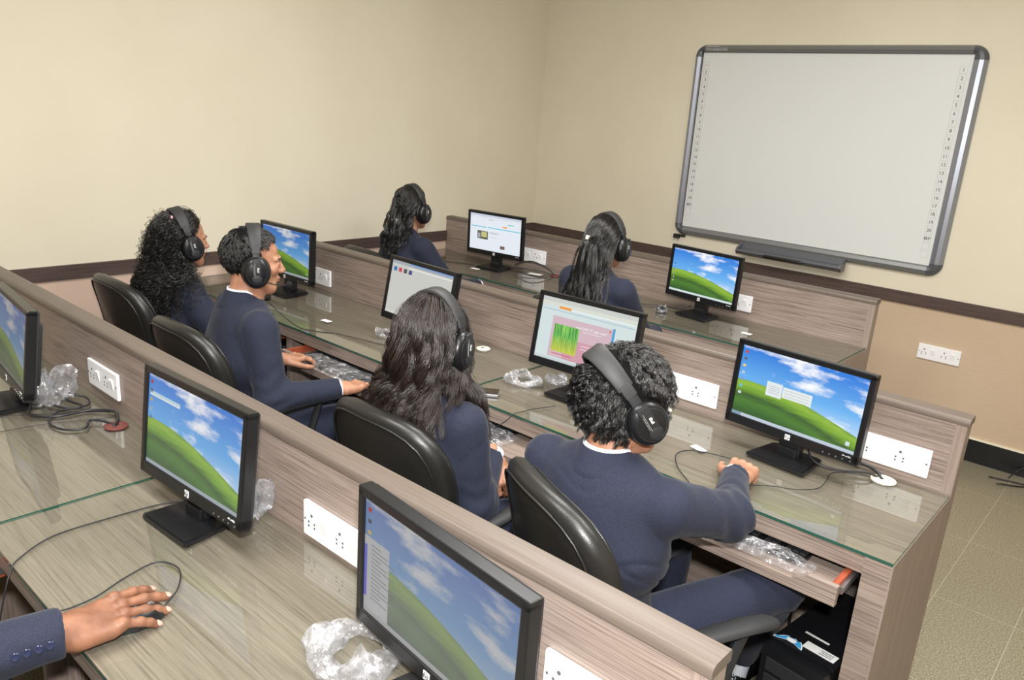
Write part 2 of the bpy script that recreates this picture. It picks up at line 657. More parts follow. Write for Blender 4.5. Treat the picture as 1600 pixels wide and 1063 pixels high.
# rounded corners: the rail profile swept round a quarter
for cx, cz, sx, sz, wx, wz in ((BX1, BZ1, 1, 1, BX1 - IX1, BZ1 - IZ1), (BX0, BZ1, -1, 1, IX0 - BX0, BZ1 - IZ1),
                               (BX1, BZ0, 1, -1, BX1 - IX1, IZ0 - BZ0), (BX0, BZ0, -1, -1, IX0 - BX0, IZ0 - BZ0)):
    ox, oz = cx - sx * cr, cz - sz * cr
    mb = MB()
    V, F = [], []
    NS = 8
    pr = rail_prof(1.0)
    for i in range(NS + 1):
        a = PI / 2 * i / NS
        w = wx * math.cos(a) ** 2 + wz * math.sin(a) ** 2
        # inner border point: square corner of the inner opening, outer border: quarter circle
        out = Vector((ox + sx * cr * math.cos(a), oz + sz * cr * math.sin(a)))
        k = math.tan(a) if a < PI / 4 else 1 / max(math.tan(a), 1e-6)
        inx = (cr - wx) * (1 if a <= PI / 4 else k)
        inz = (cr - wz) * (k if a <= PI / 4 else 1)
        inn = Vector((ox + sx * inx, oz + sz * inz))
        for t_, b in pr:
            q = inn.lerp(out, t_)
            V.append((q.x, b, q.y))
    n = len(pr)
    for i in range(NS):
        for j in range(n - 1):
            q = (i * n + j, i * n + j + 1, (i + 1) * n + j + 1, (i + 1) * n + j)
            F.append(q if sx * sz > 0 else q[::-1])
    mb.add(V, F).build('corner_cap', M['corner_grey'], bd)
MB().box(IX0 - 0.004, IX0, -0.026, -0.018, IZ0, IZ1).box(IX0, IX1, -0.026, -0.018, IZ1, IZ1 + 0.004).build('inner_seal', M['gloss_black'], bd)
TXT = Matrix.Rotation(PI / 2, 4, 'X')


def wtext(s, x, y, z, size, mat, parent, name='lettering', align='CENTER'):
    return text_mesh(name, s, size, Matrix.Translation((x, y, z)) @ TXT, mat, parent, align)


wtext('POWERBOARD', 1.378, -0.0405, 2.214, 0.022, M['white_ink'], bd, 'brand_lettering', 'LEFT')
MB().box(1.378, 1.47, -0.0385, -0.037, 2.2315, 2.2335).build('brand_underline', M['white_ink'], bd)
nz0, dz = 2.118, 0.0452
for col_x in (1.385, 2.905):
    numbers, boxes = MB(), MB()
    for i in range(23):
        z = nz0 - i * dz
        s = 0.019
        for (a0, a1, c0, c1) in ((-s, s, s, s + .001), (-s, s, -s - .001, -s), (-s, -s + .001, -s, s), (s - .001, s, -s, s)):
            boxes.box(col_x + a0, col_x + a1, -0.0188, -0.018, z + c0, z + c1)
        if i < 20:
            wtext(str(i + 1), col_x, -0.0186, z, 0.026, M['ink'], bd, 'number')
        elif i == 20:
            numbers.tube([(col_x - .008 + .007 * math.cos(a), -0.0186, z + .007 * math.sin(a)) for a in np.linspace(0, 2 * PI, 12, endpoint=False)], 0.0022, 6, closed=True)
            numbers.tube([(col_x + .010 + .005 * math.cos(a), -0.0186, z + .004 + .005 * math.sin(a)) for a in np.linspace(0, 2 * PI, 12, endpoint=False)], 0.0012, 6, closed=True)
            numbers.tube([(col_x + .010, -0.0186, z), (col_x + .007, -0.0186, z - .012)], 0.0012, 6)
    boxes.build('key_outline', M['pale_ink'], bd)
    numbers.build('key_symbol', M['ink'], bd)
# pen tray under the board
M['tray_grey'] = plain('pen_tray_plastic', srgb(84, 86, 92), 0.35)
pt = thing('pen_tray', (2.157, YW - 0.042, 0.985), 0, 'dark grey pen tray clipped below the whiteboard', 'pen tray')
MB().prism([(0, 0.04), (0, -0.03), (-0.03, -0.034), (-0.06, -0.03), (-0.075, -0.012), (-0.07, 0.002), (-0.05, -0.006), (-0.02, 0.006)], -0.325, 0.325, 'x').build('shelf', M['tray_grey'], pt)
MB().prism([(0, 0.045), (0, -0.032), (-0.06, -0.032), (-0.078, -0.012), (-0.07, 0.008)], 0.325, 0.34, 'x').prism([(0, 0.045), (0, -0.032), (-0.06, -0.032), (-0.078, -0.012), (-0.07, 0.008)], -0.34, -0.325, 'x').build('end_cap', M['tray_grey'], pt)
pn = thing('board_pen', (2.14, YW - 0.119, 0.985), 0, 'black marker pen lying in the pen tray below the whiteboard', 'pen')
MB().tube([(-0.13, 0, -0.016), (-0.12, 0, -0.016), (0.1, 0, -0.016), (0.125, 0, -0.016)], [0.006, 0.011, 0.011, 0.006], 10).build('barrel', M['gloss_black'], pn, True)
bk = tag(MB().box(1.30, 1.34, YW - 0.03, YW, 0.972, 1.0).box(1.34, 1.38, YW - 0.012, YW, 0.985, 1.0).build('board_bracket', M['black_matte']), 'small black bracket under the lower left corner of the whiteboard', 'bracket')
tag(MB().tube(spline([(1.318, YW - .016, .972), (1.316, YW - .016, .93), (1.322, YW - .016, .9), (1.32, YW - .02, .84), (1.32, YW - .008, .4)], 5), 0.0022, 6).build('board_cable', M['white_plastic']),
    'thin white cable running down the wall from the whiteboard corner', 'cable')

# ------------------------------------------------------------------ socket plates


def socket_mesh_root(loc, label, kind=0):
    r = thing('socket_plate', loc, 0, label, 'socket', 'white electrical socket plates')
    w, h = 0.112, 0.044
    MB().rbox(-w, w, -0.011, 0, -h, h, 0.004).build('plate', M['white_plastic'], r)
    for cx in ((-0.078, 0.028) if kind == 0 else (-0.07, 0.02)):
        hb = MB()
        for dx, dz_, rr in ((0, .014, .0042), (-.011, -.004, .003), (.011, -.004, .003), (-.011, -.014, .003), (.011, -.014, .003)):
            hb.lathe([(rr, 0), (rr, 0.0006)], 12, Matrix.Translation((cx + dx, -0.011, dz_)) @ Matrix.Rotation(PI / 2, 4, 'X'))
        hb.build('socket_holes', M['grey_hole'], r)
    for cx in (-0.032, 0.072):
        sb = MB()
        sb.prism([(-0.011, -0.017), (-0.0165, 0.017), (-0.011, 0.019)], cx - 0.011, cx + 0.011, 'x')
        sb.build('rocker_switch', M['white_plastic'], r)
    sc = MB()
    for cx in (-0.103, 0.103):
        sc.lathe([(.0028, 0), (.0028, .001)], 10, Matrix.Translation((cx, -0.011, 0)) @ Matrix.Rotation(PI / 2, 4, 'X'))
    sc.build('screw', M['grey_hole'], r)
    return r


SOCK = [((1.542, 0.0, 0.84), 'white socket plate on the nearest partition, between the two leftmost near monitors'),
        ((2.768, 0.0, 0.818), 'white socket plate partly hidden by the left edge of the nearest large monitor'),
        ((3.492, 0.0, 0.822), 'white socket plate at the bottom edge of the picture, near partition end'),
        ((0.563, 1.499, 0.830), 'white socket plate behind the far left monitor of the middle row'),
        ((2.818, 1.499, 0.838), 'white socket plate behind the foreground man with tousled hair'),
        ((3.508, 1.499, 0.833), 'white socket plate at the right end of the middle row partition'),
        ((0.828, 2.974, 0.850), 'white socket plate on the far partition beside the web page monitor'),
        ((2.25, 2.974, 0.845), 'white socket plate hidden behind the far right monitor, seen in the glass'),
        ((3.092, 3.952, 0.571), 'white double socket low on the tan front wall, right of the desks')]
s0 = socket_mesh_root(*SOCK[0])
for l_, t_ in SOCK[1:]:
    dup(s0, l_, 0, t_)

# ------------------------------------------------------------------ desks
ZG = 0.76
ZP = 0.998
LAM_T = 0.752
ROWS = [dict(P=0.0, F=-0.518, x1=3.673, name='near'), dict(P=1.499, F=0.964, x1=3.69, name='middle'), dict(P=2.974, F=2.463, x1=2.972, name='far')]


def desk(row, cuts, bays, label):
    P, F, x1 = row['P'], row['F'], row['x1']
    r = thing('computer_desk', (0, 0, 0), 0, label, 'desk')
    MB().box(0.002, x1 - 0.001, F + 0.004, P - 0.001, LAM_T - 0.022, LAM_T).build('worktop', M['lam_top'], r)
    MB().rbox(0.002, x1 - 0.068, F + 0.002, F + 0.022, LAM_T - 0.052, LAM_T - 0.0005, 0.001).build('apron', M['lam'], r)
    MB().box(0.002, x1 - 0.03, P, P + 0.056, 0, ZP - 0.022).build('partition_panel', M['lam'], r)
    # rounded cap along the partition top
    c = 0.003
    prof = [(P - c, ZP - 0.022), (P - c, ZP - 0.012), (P - c + 0.004, ZP - 0.004), (P - c + 0.012, ZP), (P + 0.056, ZP), (P + 0.059, ZP - 0.004), (P + 0.059, ZP - 0.022)]
    MB().prism(prof, 0.002, x1 + 0.004, 'x').build('partition_cap', M['cap'], r, True, 50)
    # closed end: front leg, side panel
    MB().box(x1 - 0.068, x1 - 0.004, F, F + 0.02, 0, LAM_T - 0.001).build('front_leg', M['lam'], r)
    MB().box(x1 - 0.03, x1, F + 0.02, P, 0, LAM_T - 0.001).box(x1 - 0.03, x1, P, P + 0.056, 0, ZP - 0.022).box(x1 - 0.004, x1, F, F + 0.02, 0, LAM_T - 0.001).build('side_panel', M['lam_side'], r)
    for bx in cuts:
        MB().box(bx - 0.012, bx + 0.012, F + 0.03, P, 0, LAM_T - 0.022).build('divider_panel', M['lam_side'], r)
    # sliding keyboard trays
    for (b0, b1, out) in bays:
        f0 = F - out
        t = MB().box(b0 + 0.02, b1 - 0.02, f0 + 0.015, f0 + 0.36, 0.652, 0.664).build('keyboard_tray', M['lam'], r)
        z0, zl, zh = 0.640, 0.668, 0.694
        pts = [(b0, z0), (b1, z0), (b1, zh), (b1 - 0.075, zh), (b1 - 0.115, zl), (b0 + 0.115, zl), (b0 + 0.075, zh), (b0, zh)]
        MB().prism(pts, f0, f0 + 0.018, 'y').build('tray_lip', M['lam'], t)
        for bx in (b0 + 0.004, b1 - 0.02):
            MB().box(bx, bx + 0.016, f0 + 0.02, f0 + 0.38, 0.652, 0.692).build('tray_side', M['orange_wood'], t)
        for bx, s in ((b0 - 0.006, 1), (b1 - 0.004, 1)):
            sl = MB().box(bx, bx + 0.009, f0 + 0.03, P - 0.1, 0.664, 0.682)
            sl.build('slide_rail', M['silver'], t)
    return r


def glass(x0, x1, F, P, label):
    g = MB().box(x0, x1, F - 0.004, P - 0.006, LAM_T + 0.0006, ZG + 0.0004)
    o = g.build('glass_sheet', M['glass'])
    o.data.materials.append(M['glass_edge'])
    for p in o.data.polygons:
        if abs(p.normal.z) < 0.5 and p.normal.y < 0.5 and not (p.normal.x < -0.5 and x0 > 1): p.material_index = 1
    return tag(o, label, 'glass sheet', 'glass sheets covering the desktops')


R0, R1_, R2_ = ROWS
desk(R0, [0.72, 1.5, 2.36, 3.0], [(1.53, 2.2, 0.08)], 'nearest long laminate computer desk with low partition, crossing the lower left')
desk(R1_, [0.2, 1.04, 1.88, 2.885], [(0.3, 0.96, 0.06), (1.2, 1.855, 0.11), (1.905, 2.84, 0.12), (2.94, 3.60, 0.10)], 'middle long laminate computer desk with keyboard trays and open right end')
desk(R2_, [0.2, 1.2, 2.0], [], 'far long laminate computer desk with low partition below the front wall')
glass(0.004, 2.139, R0['F'], 0.0, 'glass sheet on the near desk, left of the dark joint')
glass(2.145, 3.668, R0['F'], 0.0, 'glass sheet on the near desk under the hand and mouse')
glass(0.004, 2.167, R1_['F'], R1_['P'], 'glass sheet on the middle desk, left of its joint line')
glass(2.172, 3.688, R1_['F'], R1_['P'], 'glass sheet on the middle desk, right of its joint by the tousled man')
glass(0.004, 2.966, R2_['F'], R2_['P'], 'glass sheet covering the far desk')
# ------------------------------------------------------------------ monitors
GT = ZG + 0.0006
MW, MH = 0.443, 0.278


def quad(x0, x1, z0, z1, y, name, mat, parent, X):
    """screen picture with UVs, facing -y"""
    me = bpy.data.meshes.new(name)
    me.from_pydata([tuple(X @ Vector(p)) for p in ((x0, y, z0), (x1, y, z0), (x1, y, z1), (x0, y, z1))], [], [(0, 1, 2, 3)])
    uvl = me.uv_layers.new(name='UVMap')
    for i, uv in enumerate(((0, 0), (1, 0), (1, 1), (0, 1))): uvl.data[i].uv = uv
    me.materials.append(mat)
    o = bpy.data.objects.new(name, me)
    COL.objects.link(o)
    o.parent = parent
    return o


SX0, SX1 = -MW / 2 + 0.018, MW / 2 - 0.018
SZ0, SZ1 = 0.030, MH - 0.018


def monitor(x, y, zb, yaw, tilt, label, content, group='flat black monitors on the desks'):
    r = thing('computer_monitor', (x, y, GT), yaw, label, 'monitor', group)
    h0 = zb - GT
    X = Matrix.Translation((0, 0, h0)) @ Matrix.Rotation(-tilt, 4, 'X')
    hw = MW / 2
    # bezel as four bars around the panel with a chamfered front
    b = MB()
    b.rbox(-hw, hw, 0.0, 0.028, MH - 0.018, MH, 0.003, X).rbox(-hw, hw, 0.0, 0.028, 0, 0.030, 0.003, X)
    b.rbox(-hw, -hw + 0.018, 0.0, 0.028, 0.004, MH - 0.004, 0.003, X).rbox(hw - 0.018, hw, 0.0, 0.028, 0.004, MH - 0.004, 0.003, X)
    b.build('bezel', M['gloss_black'], r)
    k = MB()
    k.rbox(-hw + 0.004, hw - 0.004, 0.006, 0.036, 0.004, MH - 0.004, 0.006, X)
    k.rbox(-hw + 0.05, hw - 0.05, 0.03, 0.058, 0.03, MH - 0.05, 0.014, X)
    k.build('back_shell', M['black_matte'], r, True)
    scr = quad(SX0, SX1, SZ0, SZ1, 0.0052, 'screen', content['mat'], r, X)
    for it in content.get('items', []):
        nm, u0, u1, v0, v1, mat = it[:6]
        o = quad(SX0 + (SX1 - SX0) * u0, SX0 + (SX1 - SX0) * u1, SZ0 + (SZ1 - SZ0) * v0, SZ0 + (SZ1 - SZ0) * v1, 0.0052 - 0.0003 * (it[6] if len(it) > 6 else 1), nm, mat, scr, X)
    for it in content.get('texts', []):
        s, u, v, size, mat = it
        text_mesh('screen_lettering', s, size, X @ Matrix.Translation((SX0 + (SX1 - SX0) * u, 0.0038, SZ0 + (SZ1 - SZ0) * v)) @ TXT, mat, scr, 'LEFT', 0.0001)
    # logo badge, model lettering and buttons
    lg = MB().rbox(-0.0085, 0.0085, -0.0012, 0.001, 0.006, 0.023, 0.0012, X).build('logo_badge', M['white_plastic'], r)
    text_mesh('logo_lettering', 'hp', 0.0125, X @ Matrix.Translation((0, -0.0014, 0.0150)) @ TXT @ Matrix.Shear('XY', 4, (0.0, 0.0)), M['ink'], lg)
    MB().tube([Vector((0.0068 * math.cos(a), -0.0013, 0.0145 + 0.0068 * math.sin(a))) for a in np.linspace(0, 2 * PI, 20, endpoint=False)], 0.0006, 4, X, True).build('logo_ring', M['ink'], lg)
    text_mesh('model_lettering', 'HP w185s', 0.0065, X @ Matrix.Translation((hw - 0.035, -0.0006, 0.021)) @ TXT, M['white_ink'], r)
    for bx in (hw - 0.105, hw - 0.085, hw - 0.065, hw - 0.045, hw - 0.022):
        MB().lathe([(0.0022, 0), (0.0022, 0.001)], 10, X @ Matrix.Translation((bx, -0.0002, 0.010)) @ Matrix.Rotation(PI / 2, 4, 'X')).build('button', M['silver'], r)
    # stand
    MB().rbox(-0.036, 0.036, 0.022, 0.056, 0.008, h0 + 0.09, 0.006).rbox(-0.032, 0.032, 0.012, 0.03, 0.008, 0.04, 0.005).build('stand_neck', M['black'], r)
    base = [(-0.098, -0.056), (-0.092, -0.062), (0.092, -0.062), (0.098, -0.056), (0.084, 0.086), (0.078, 0.092), (-0.078, 0.092), (-0.084, 0.086)]
    bb = MB().prism(base, 0, 0.007, 'z')
    bb.prism([(p[0] * 0.93, p[1] * 0.93) for p in base], 0.007, 0.011, 'z')
    bb.build('stand_base', M['black'], r, True, 30)
    return r


def taskbar(s=1.0):
    return [('taskbar', 0, 1, 0, 0.045, gl(188, 200, 214, s)), ('start_button', 0, 0.08, 0, 0.045, gl(120, 150, 170, s), 2)]


def icons(n, s=1.0, cols=((200, 60, 50), (90, 90, 100), (230, 200, 120), (180, 200, 220), (120, 150, 210), (90, 190, 220), (210, 220, 225), (120, 160, 190))):
    out = []
    for i in range(n):
        c = cols[i % len(cols)]
        v = 0.93 - i * 0.098
        out.append(('desktop_icon', 0.022, 0.048, v - 0.035, v, gl(*c, s)))
    return out


MON = []
bliss = hill_screen('hill_picture', 1.0, 0.0)
bliss_dim = hill_screen('hill_picture_dim', 0.62, 0.0)
bliss_wash = hill_screen('hill_picture_washed', 0.72, 0.55, 0.3)
bliss_wash2 = hill_screen('hill_picture_side', 0.42, 0.35, 0.1)
bliss_mid = hill_screen('hill_picture_near', 0.9, 0.16)
bin_icon = [('desktop_icon', 0.925, 0.955, 0.09, 0.145, gl(210, 225, 225))]
# near row
monitor(1.368, -0.231, 0.830, -0.095, 0.126, 'black monitor cut by the left edge of the picture, screen dim and bluish',
        dict(mat=bliss_wash2, items=[('taskbar', 0, 1, 0, 0.045, gl(96, 96, 92))]))
monitor(2.418, -0.172, 0.821, 0.046, 0.107, 'black monitor on the near desk left of centre showing a bright green hill and sky',
        dict(mat=bliss_mid, items=[('taskbar', 0, 1, 0, 0.04, gl(150, 158, 166)), ('tool_strip', 0.02, 0.36, 0.79, 0.815, gl(176, 200, 210)), ('tool_strip', 0.02, 0.36, 0.765, 0.788, gl(206, 214, 214))] + icons(5, 0.6)))
lines = [('list_line', 0.055, 0.13 + 0.05 * ((i * 7) % 3), 0.62 - i * 0.036, 0.63 - i * 0.036, gl(112, 116, 122), 2) for i in range(14)]
monitor(3.262, -0.178, 0.819, -0.100, 0.01, 'largest near monitor at the bottom centre, washed out hill picture with a grey side panel',
        dict(mat=bliss_wash, items=[('side_panel', 0.0, 0.19, 0.045, 0.68, gl(158, 158, 160)), ('panel_stripe', 0.0, 0.022, 0.14, 0.60, gl(90, 90, 170), 2), ('taskbar', 0, 1, 0, 0.045, gl(150, 150, 150))] + lines + icons(3, 0.5)))
# middle row
monitor(0.561, 1.286, 0.834, 0.029, 0.03, 'small far left monitor of the middle row beside the short-haired man, hill picture',
        dict(mat=bliss_dim, items=[('taskbar', 0, 1, 0, 0.045, gl(150, 156, 160))] + [('desktop_icon', 0.94, 0.955, 0.09, 0.13, gl(180, 190, 190))]))
g4 = [('app_icon', 0.035 + i * 0.085, 0.09 + i * 0.085, 0.80, 0.88, gl(*c)) for i, c in enumerate(((30, 110, 170), (196, 60, 80), (70, 72, 76), (58, 62, 120)))]
monitor(1.646, 1.205, 0.839, -0.060, 0.178, 'monitor with a blank grey window and four small icons, behind the woman with wavy hair',
        dict(mat=gl(196, 196, 192), items=[('window_bar', 0, 1, 0.94, 1.0, gl(160, 166, 172)), ('title_bar', 0.3, 1, 0.97, 1.0, gl(120, 150, 200), 2), ('address_bar', 0.28, 0.98, 0.90, 0.925, gl(222, 222, 218)), ('taskbar', 0, 1, 0, 0.04, gl(208, 206, 200))] + g4))
pic = hill_screen('grass_picture', 1.0)


def blades():
    t = NT('grass_blade_picture')
    tc = t.n('ShaderNodeTexCoord')
    mp = t.n('ShaderNodeMapping')
    mp.inputs['Scale'].default_value = (16, 1.2, 1)
    t.l(tc.outputs['UV'], mp.inputs[0])
    sp = t.n('ShaderNodeSeparateXYZ')
    t.l(tc.outputs['UV'], sp.inputs[0])
    a = t.ramp(t.noise(mp.outputs[0], 1.5, 3), [(0.35, srgb(52, 120, 40)), (0.5, srgb(86, 186, 78)), (0.65, srgb(150, 214, 90))])
    bt = t.mix(t.math('MULTIPLY', t.math('SUBTRACT', 0.6, sp.outputs[1], clamp=True), 1.2), a, srgb(226, 214, 60))
    t.b.inputs['Base Color'].default_value = (0.02, 0.02, 0.02, 1)
    t.l(bt, t.b.inputs['Emission Color'])
    t.b.inputs['Emission Strength'].default_value = 0.9
    return t.m


W_ = gl(206, 220, 220)
monitor(2.486, 1.259, 0.844, 0.050, 0.159, 'monitor with a pale web page and green picture, partly hidden by the tousled hair',
        dict(mat=W_, items=[('menu_bar', 0, 1, 0.93, 1.0, gl(198, 202, 198)), ('tool_bar', 0, 1, 0.88, 0.928, gl(214, 216, 204)),
                            ('orange_tab', 0.19, 0.32, 0.845, 0.885, gl(236, 150, 50), 2), ('tab_strip', 0.32, 0.98, 0.85, 0.865, gl(236, 240, 236), 2), ('blue_line', 0.02, 0.98, 0.80, 0.815, gl(170, 190, 210)),
                            ('page_panel', 0.14, 0.78, 0.06, 0.72, gl(206, 178, 188)), ('page_panel', 0.3, 0.78, 0.06, 0.40, gl(204, 150, 166), 2), ('green_picture', 0.17, 0.44, 0.16, 0.60, blades(), 3),
                            ('blue_stripe', 0.775, 0.80, 0.06, 0.74, gl(70, 156, 206), 3), ('red_mark', 0.745, 0.757, 0.665, 0.695, gl(190, 50, 60), 4), ('taskbar', 0, 1, 0, 0.04, gl(196, 206, 208)),
                            ('caption_line', 0.48, 0.58, 0.34, 0.35, gl(232, 226, 228), 3), ('caption_line', 0.48, 0.6, 0.29, 0.30, gl(232, 226, 228), 3), ('red_caption', 0.18, 0.40, 0.115, 0.13, gl(206, 90, 110), 3)],
             texts=[('need LIVE TV right now?', 0.40, 0.62, 0.013, gl(244, 240, 240)), ('your own subscriptions', 0.48, 0.57, 0.008, gl(236, 230, 230))]))
monitor(3.246, 1.341, 0.823, -0.087, 0.069, 'monitor at the right end of the middle desk, hill picture with two pale dialog boxes',
        dict(mat=bliss, items=taskbar() + icons(7) + bin_icon + [('dialog_box', 0.25, 0.38, 0.40, 0.60, gl(222, 230, 232)), ('dialog_box', 0.385, 0.62, 0.43, 0.58, gl(226, 232, 232))]
             + [('dialog_line', 0.27, 0.36, 0.45 + 0.03 * i, 0.455 + 0.03 * i, gl(150, 156, 160), 2) for i in range(4)]
             + [('dialog_line', 0.40, 0.60, 0.46 + 0.04 * i, 0.465 + 0.04 * i, gl(160, 166, 172), 2) for i in range(3)]))
# far row
monitor(0.681, 2.751, 0.839, 0.100, -0.02, 'far row left monitor showing a white web page with a turquoise line',
        dict(mat=gl(226, 232, 240), items=[('menu_bar', 0, 1, 0.94, 1.0, gl(196, 204, 222)), ('address_bar', 0, 1, 0.88, 0.935, gl(222, 226, 232)), ('turquoise_line', 0.02, 0.32, 0.63, 0.655, gl(96, 200, 220)),
                                           ('turquoise_line', 0.35, 0.99, 0.635, 0.66, gl(96, 200, 220)), ('orange_button', 0.64, 0.73, 0.70, 0.74, gl(236, 170, 90)), ('green_link', 0.74, 0.86, 0.79, 0.815, gl(110, 200, 190)),
                                           ('photo', 0.15, 0.36, 0.30, 0.53, gl(90, 92, 76)), ('photo_detail', 0.23, 0.34, 0.36, 0.51, gl(190, 190, 130), 2), ('photo_detail', 0.16, 0.21, 0.32, 0.46, gl(160, 160, 170), 2), ('photo', 0.61, 0.70, 0.10, 0.19, gl(110, 90, 80)),
                                           ('text_line', 0.39, 0.58, 0.51, 0.52, gl(130, 130, 136)), ('text_line', 0.39, 0.55, 0.48, 0.49, gl(160, 160, 166)), ('text_line', 0.39, 0.52, 0.38, 0.39, gl(190, 190, 190)),
                                           ('text_line', 0.37, 0.46, 0.86, 0.87, gl(110, 110, 110))]))
monitor(2.139, 2.790, 0.838, -0.132, 0.040, 'far row right monitor with a vivid green hill, standing below the whiteboard',
        dict(mat=bliss, items=[('taskbar', 0, 1, 0, 0.045, gl(210, 224, 226))] + [('desktop_icon', 0.03, 0.05, 0.62 - i * 0.08, 0.65 - i * 0.08, gl(70 + 30 * i, 90 + 20 * i, 130 + 10 * i)) for i in range(6)]))

# ------------------------------------------------------------------ chairs


def chair_parts(r, back_lean=0.16):
    """swivel chair with one-piece leather back; local +y is forward"""
    # back pad: curved superellipse slab, rounded rim
    def slab(w0, w1, h, th, z0, y0, lean, nseg=40, n_exp=3.2, dish=0.045):
        V, F = [], []
        rings = [(0.0, -1.0), (0.70, -1.0), (0.90, -0.88), (0.975, -0.55), (1.0, 0.0), (0.975, 0.55), (0.90, 0.88), (0.70, 1.0), (0.0, 1.0)]
        for rs, ts in rings:
            for k in range(nseg):
                a = 2 * PI * k / nseg
                ca, sa = math.cos(a), math.sin(a)
                rad = (abs(ca) ** n_exp + abs(sa) ** n_exp) ** (-1 / n_exp)
                u, v = rad * ca * rs, rad * sa * rs
                zz = h / 2 * (1 + v)
                w = w0 + (w1 - w0) * (zz / h)
                x = u * w / 2
                y = ts * th / 2 + dish * (x / (w1 / 2)) ** 2 - math.sin(lean) * zz + 0.02 * math.sin(zz / h * PI)
                V.append((x, y0 + y, z0 + zz * math.cos(lean)))
        for i in range(len(rings) - 1):
            for k in range(nseg):
                k2 = (k + 1) % nseg
                F.append((i * nseg + k, i * nseg + k2, (i + 1) * nseg + k2, (i + 1) * nseg + k))
        return V, F
    V, F = slab(0.43, 0.49, 0.52, 0.075, 0.46, -0.235, back_lean)
    MB().add(V, [f[::-1] for f in F]).build('backrest', M['leather'], r, True, 80)
    # piped seam round the rim of the back
    V2, _ = slab(0.43, 0.49, 0.52, 0.082, 0.46, -0.235, back_lean)
    ns = 40
    for ring in (2, 6):
        MB().tube([V2[ring * ns + k] for k in range(ns)], 0.0035, 6, None, True).build('seam_piping', M['leather'], r, True, 80)
    # seat cushion
    s = MB()
    V, F = [], []
    for rs, z in ((0.0, 0.315), (0.85, 0.315), (0.97, 0.33), (1.0, 0.35), (0.97, 0.374), (0.85, 0.386), (0.5, 0.382), (0.0, 0.378)):
        for k in range(36):
            a = 2 * PI * k / 36
            ca, sa = math.cos(a), math.sin(a)
            rad = (abs(ca) ** 4 + abs(sa) ** 4) ** (-1 / 4)
            V.append((rad * ca * rs * 0.235, rad * sa * rs * 0.225 - 0.0, z))
    for i in range(7):
        for k in range(36):
            F.append((i * 36 + k, i * 36 + (k + 1) % 36, (i + 1) * 36 + (k + 1) % 36, (i + 1) * 36 + k))
    s.add(V, F).build('seat', M['leather'], r, True, 80)
    for sx in (-1, 1):
        a = MB()
        a.tube(spline([(sx * 0.20, 0.06, 0.325), (sx * 0.235, 0.06, 0.335), (sx * 0.25, 0.08, 0.52), (sx * 0.25, 0.12, 0.64)], 5), 0.014, 8)
        a.tube(spline([(sx * 0.25, 0.12, 0.64), (sx * 0.25, -0.06, 0.635), (sx * 0.24, -0.19, 0.6)], 5), 0.012, 8)
        a.build('armrest_frame', M['black_matte'], r, True)
        p = []
        for y, w, z in ((-0.13, 0.014, 0.641), (-0.10, 0.024, 0.645), (0.0, 0.028, 0.652), (0.12, 0.031, 0.655), (0.19, 0.028, 0.650), (0.215, 0.016, 0.642)):
            p.append((y, w, z))
        V, F = [], []
        for y, w, z in p:
            for k in range(12):
                an = 2 * PI * k / 12
                V.append((sx * 0.25 + w * math.cos(an), y, z + 0.012 * math.sin(an)))
        for i in range(len(p) - 1):
            for k in range(12):
                F.append((i * 12 + k, i * 12 + (k + 1) % 12, (i + 1) * 12 + (k + 1) % 12, (i + 1) * 12 + k))
        F.append(tuple(range(11, -1, -1)))
        F.append(tuple((len(p) - 1) * 12 + k for k in range(12)))
        MB().add(V, [f[::-1] for f in F]).build('armrest_pad', M['black_matte'], r, True, 60)
    MB().lathe([(0.03, 0.10), (0.03, 0.26), (0.018, 0.265), (0.018, 0.29), (0.09, 0.30), (0.09, 0.318)], 20).build('gas_column', M['black_matte'], r, True)
    MB().rbox(-0.03, 0.03, -0.27, 0.02, 0.297, 0.314, 0.004).rbox(-0.03, 0.03, -0.285, -0.262, 0.297, 0.62, 0.004).build('back_bracket', M['black_matte'], r)
    for k in range(5):
        a = 2 * PI * k / 5 + 0.3
        e = Vector((math.cos(a), math.sin(a), 0))
        MB().tube([e * 0.02 + Vector((0, 0, 0.105)), e * 0.15 + Vector((0, 0, 0.092)), e * 0.28 + Vector((0, 0, 0.07))], [0.026, 0.02, 0.013], 8).build('base_spoke', M['black_matte'], r, True)
        Mx = Matrix.Translation(e * 0.28 + Vector((0, 0, 0.028))) @ Matrix.Rotation(a, 4, 'Z') @ Matrix.Rotation(PI / 2, 4, 'Y')
        MB().lathe([(0.010, -0.022), (0.026, -0.02), (0.028, -0.006), (0.022, 0), (0.028, 0.006), (0.026, 0.02), (0.010, 0.022)], 16, Mx).build('caster', M['black_matte'], r, True)


CHAIRS = [  # x, y, yaw, label
    (3.21, 0.60, -0.42, 'black leather chair of the foreground man, nearest chair right of centre'),
    (2.525, 0.61, 0.0, 'black leather chair of the woman with long wavy hair, middle of the three nearest'),
    (1.455, 0.58, 0.0, 'black leather chair behind the short-haired man in profile'),
    (0.68, 0.68, 0.0, 'leftmost black leather chair, of the woman with long curly hair'),
    (0.62, 2.05, -0.05, 'chair of the far woman with hair clip, hidden behind the middle partition'),
    (2.0, 2.08, 0.0, 'chair of the far woman with long ponytail, hidden behind the middle partition'),
    (2.50, -1.02, 0.05, 'chair under the cut-off person at the near desk')]
c0 = thing('office_chair', (CHAIRS[0][0], CHAIRS[0][1], 0), CHAIRS[0][2], CHAIRS[0][3], 'chair', 'black leather swivel chairs')
chair_parts(c0)
for x, y, a, l_ in CHAIRS[1:]:
    dup(c0, (x, y, 0), a, l_)
# ------------------------------------------------------------------ small things on the desks


def cable(pts, r, label, n=6, name='cable'):
    return tag(MB().tube(spline(pts, n), r, 6).build(name, M['cable'], None, True, 0), label, 'cable')


Z1 = GT + 0.0022


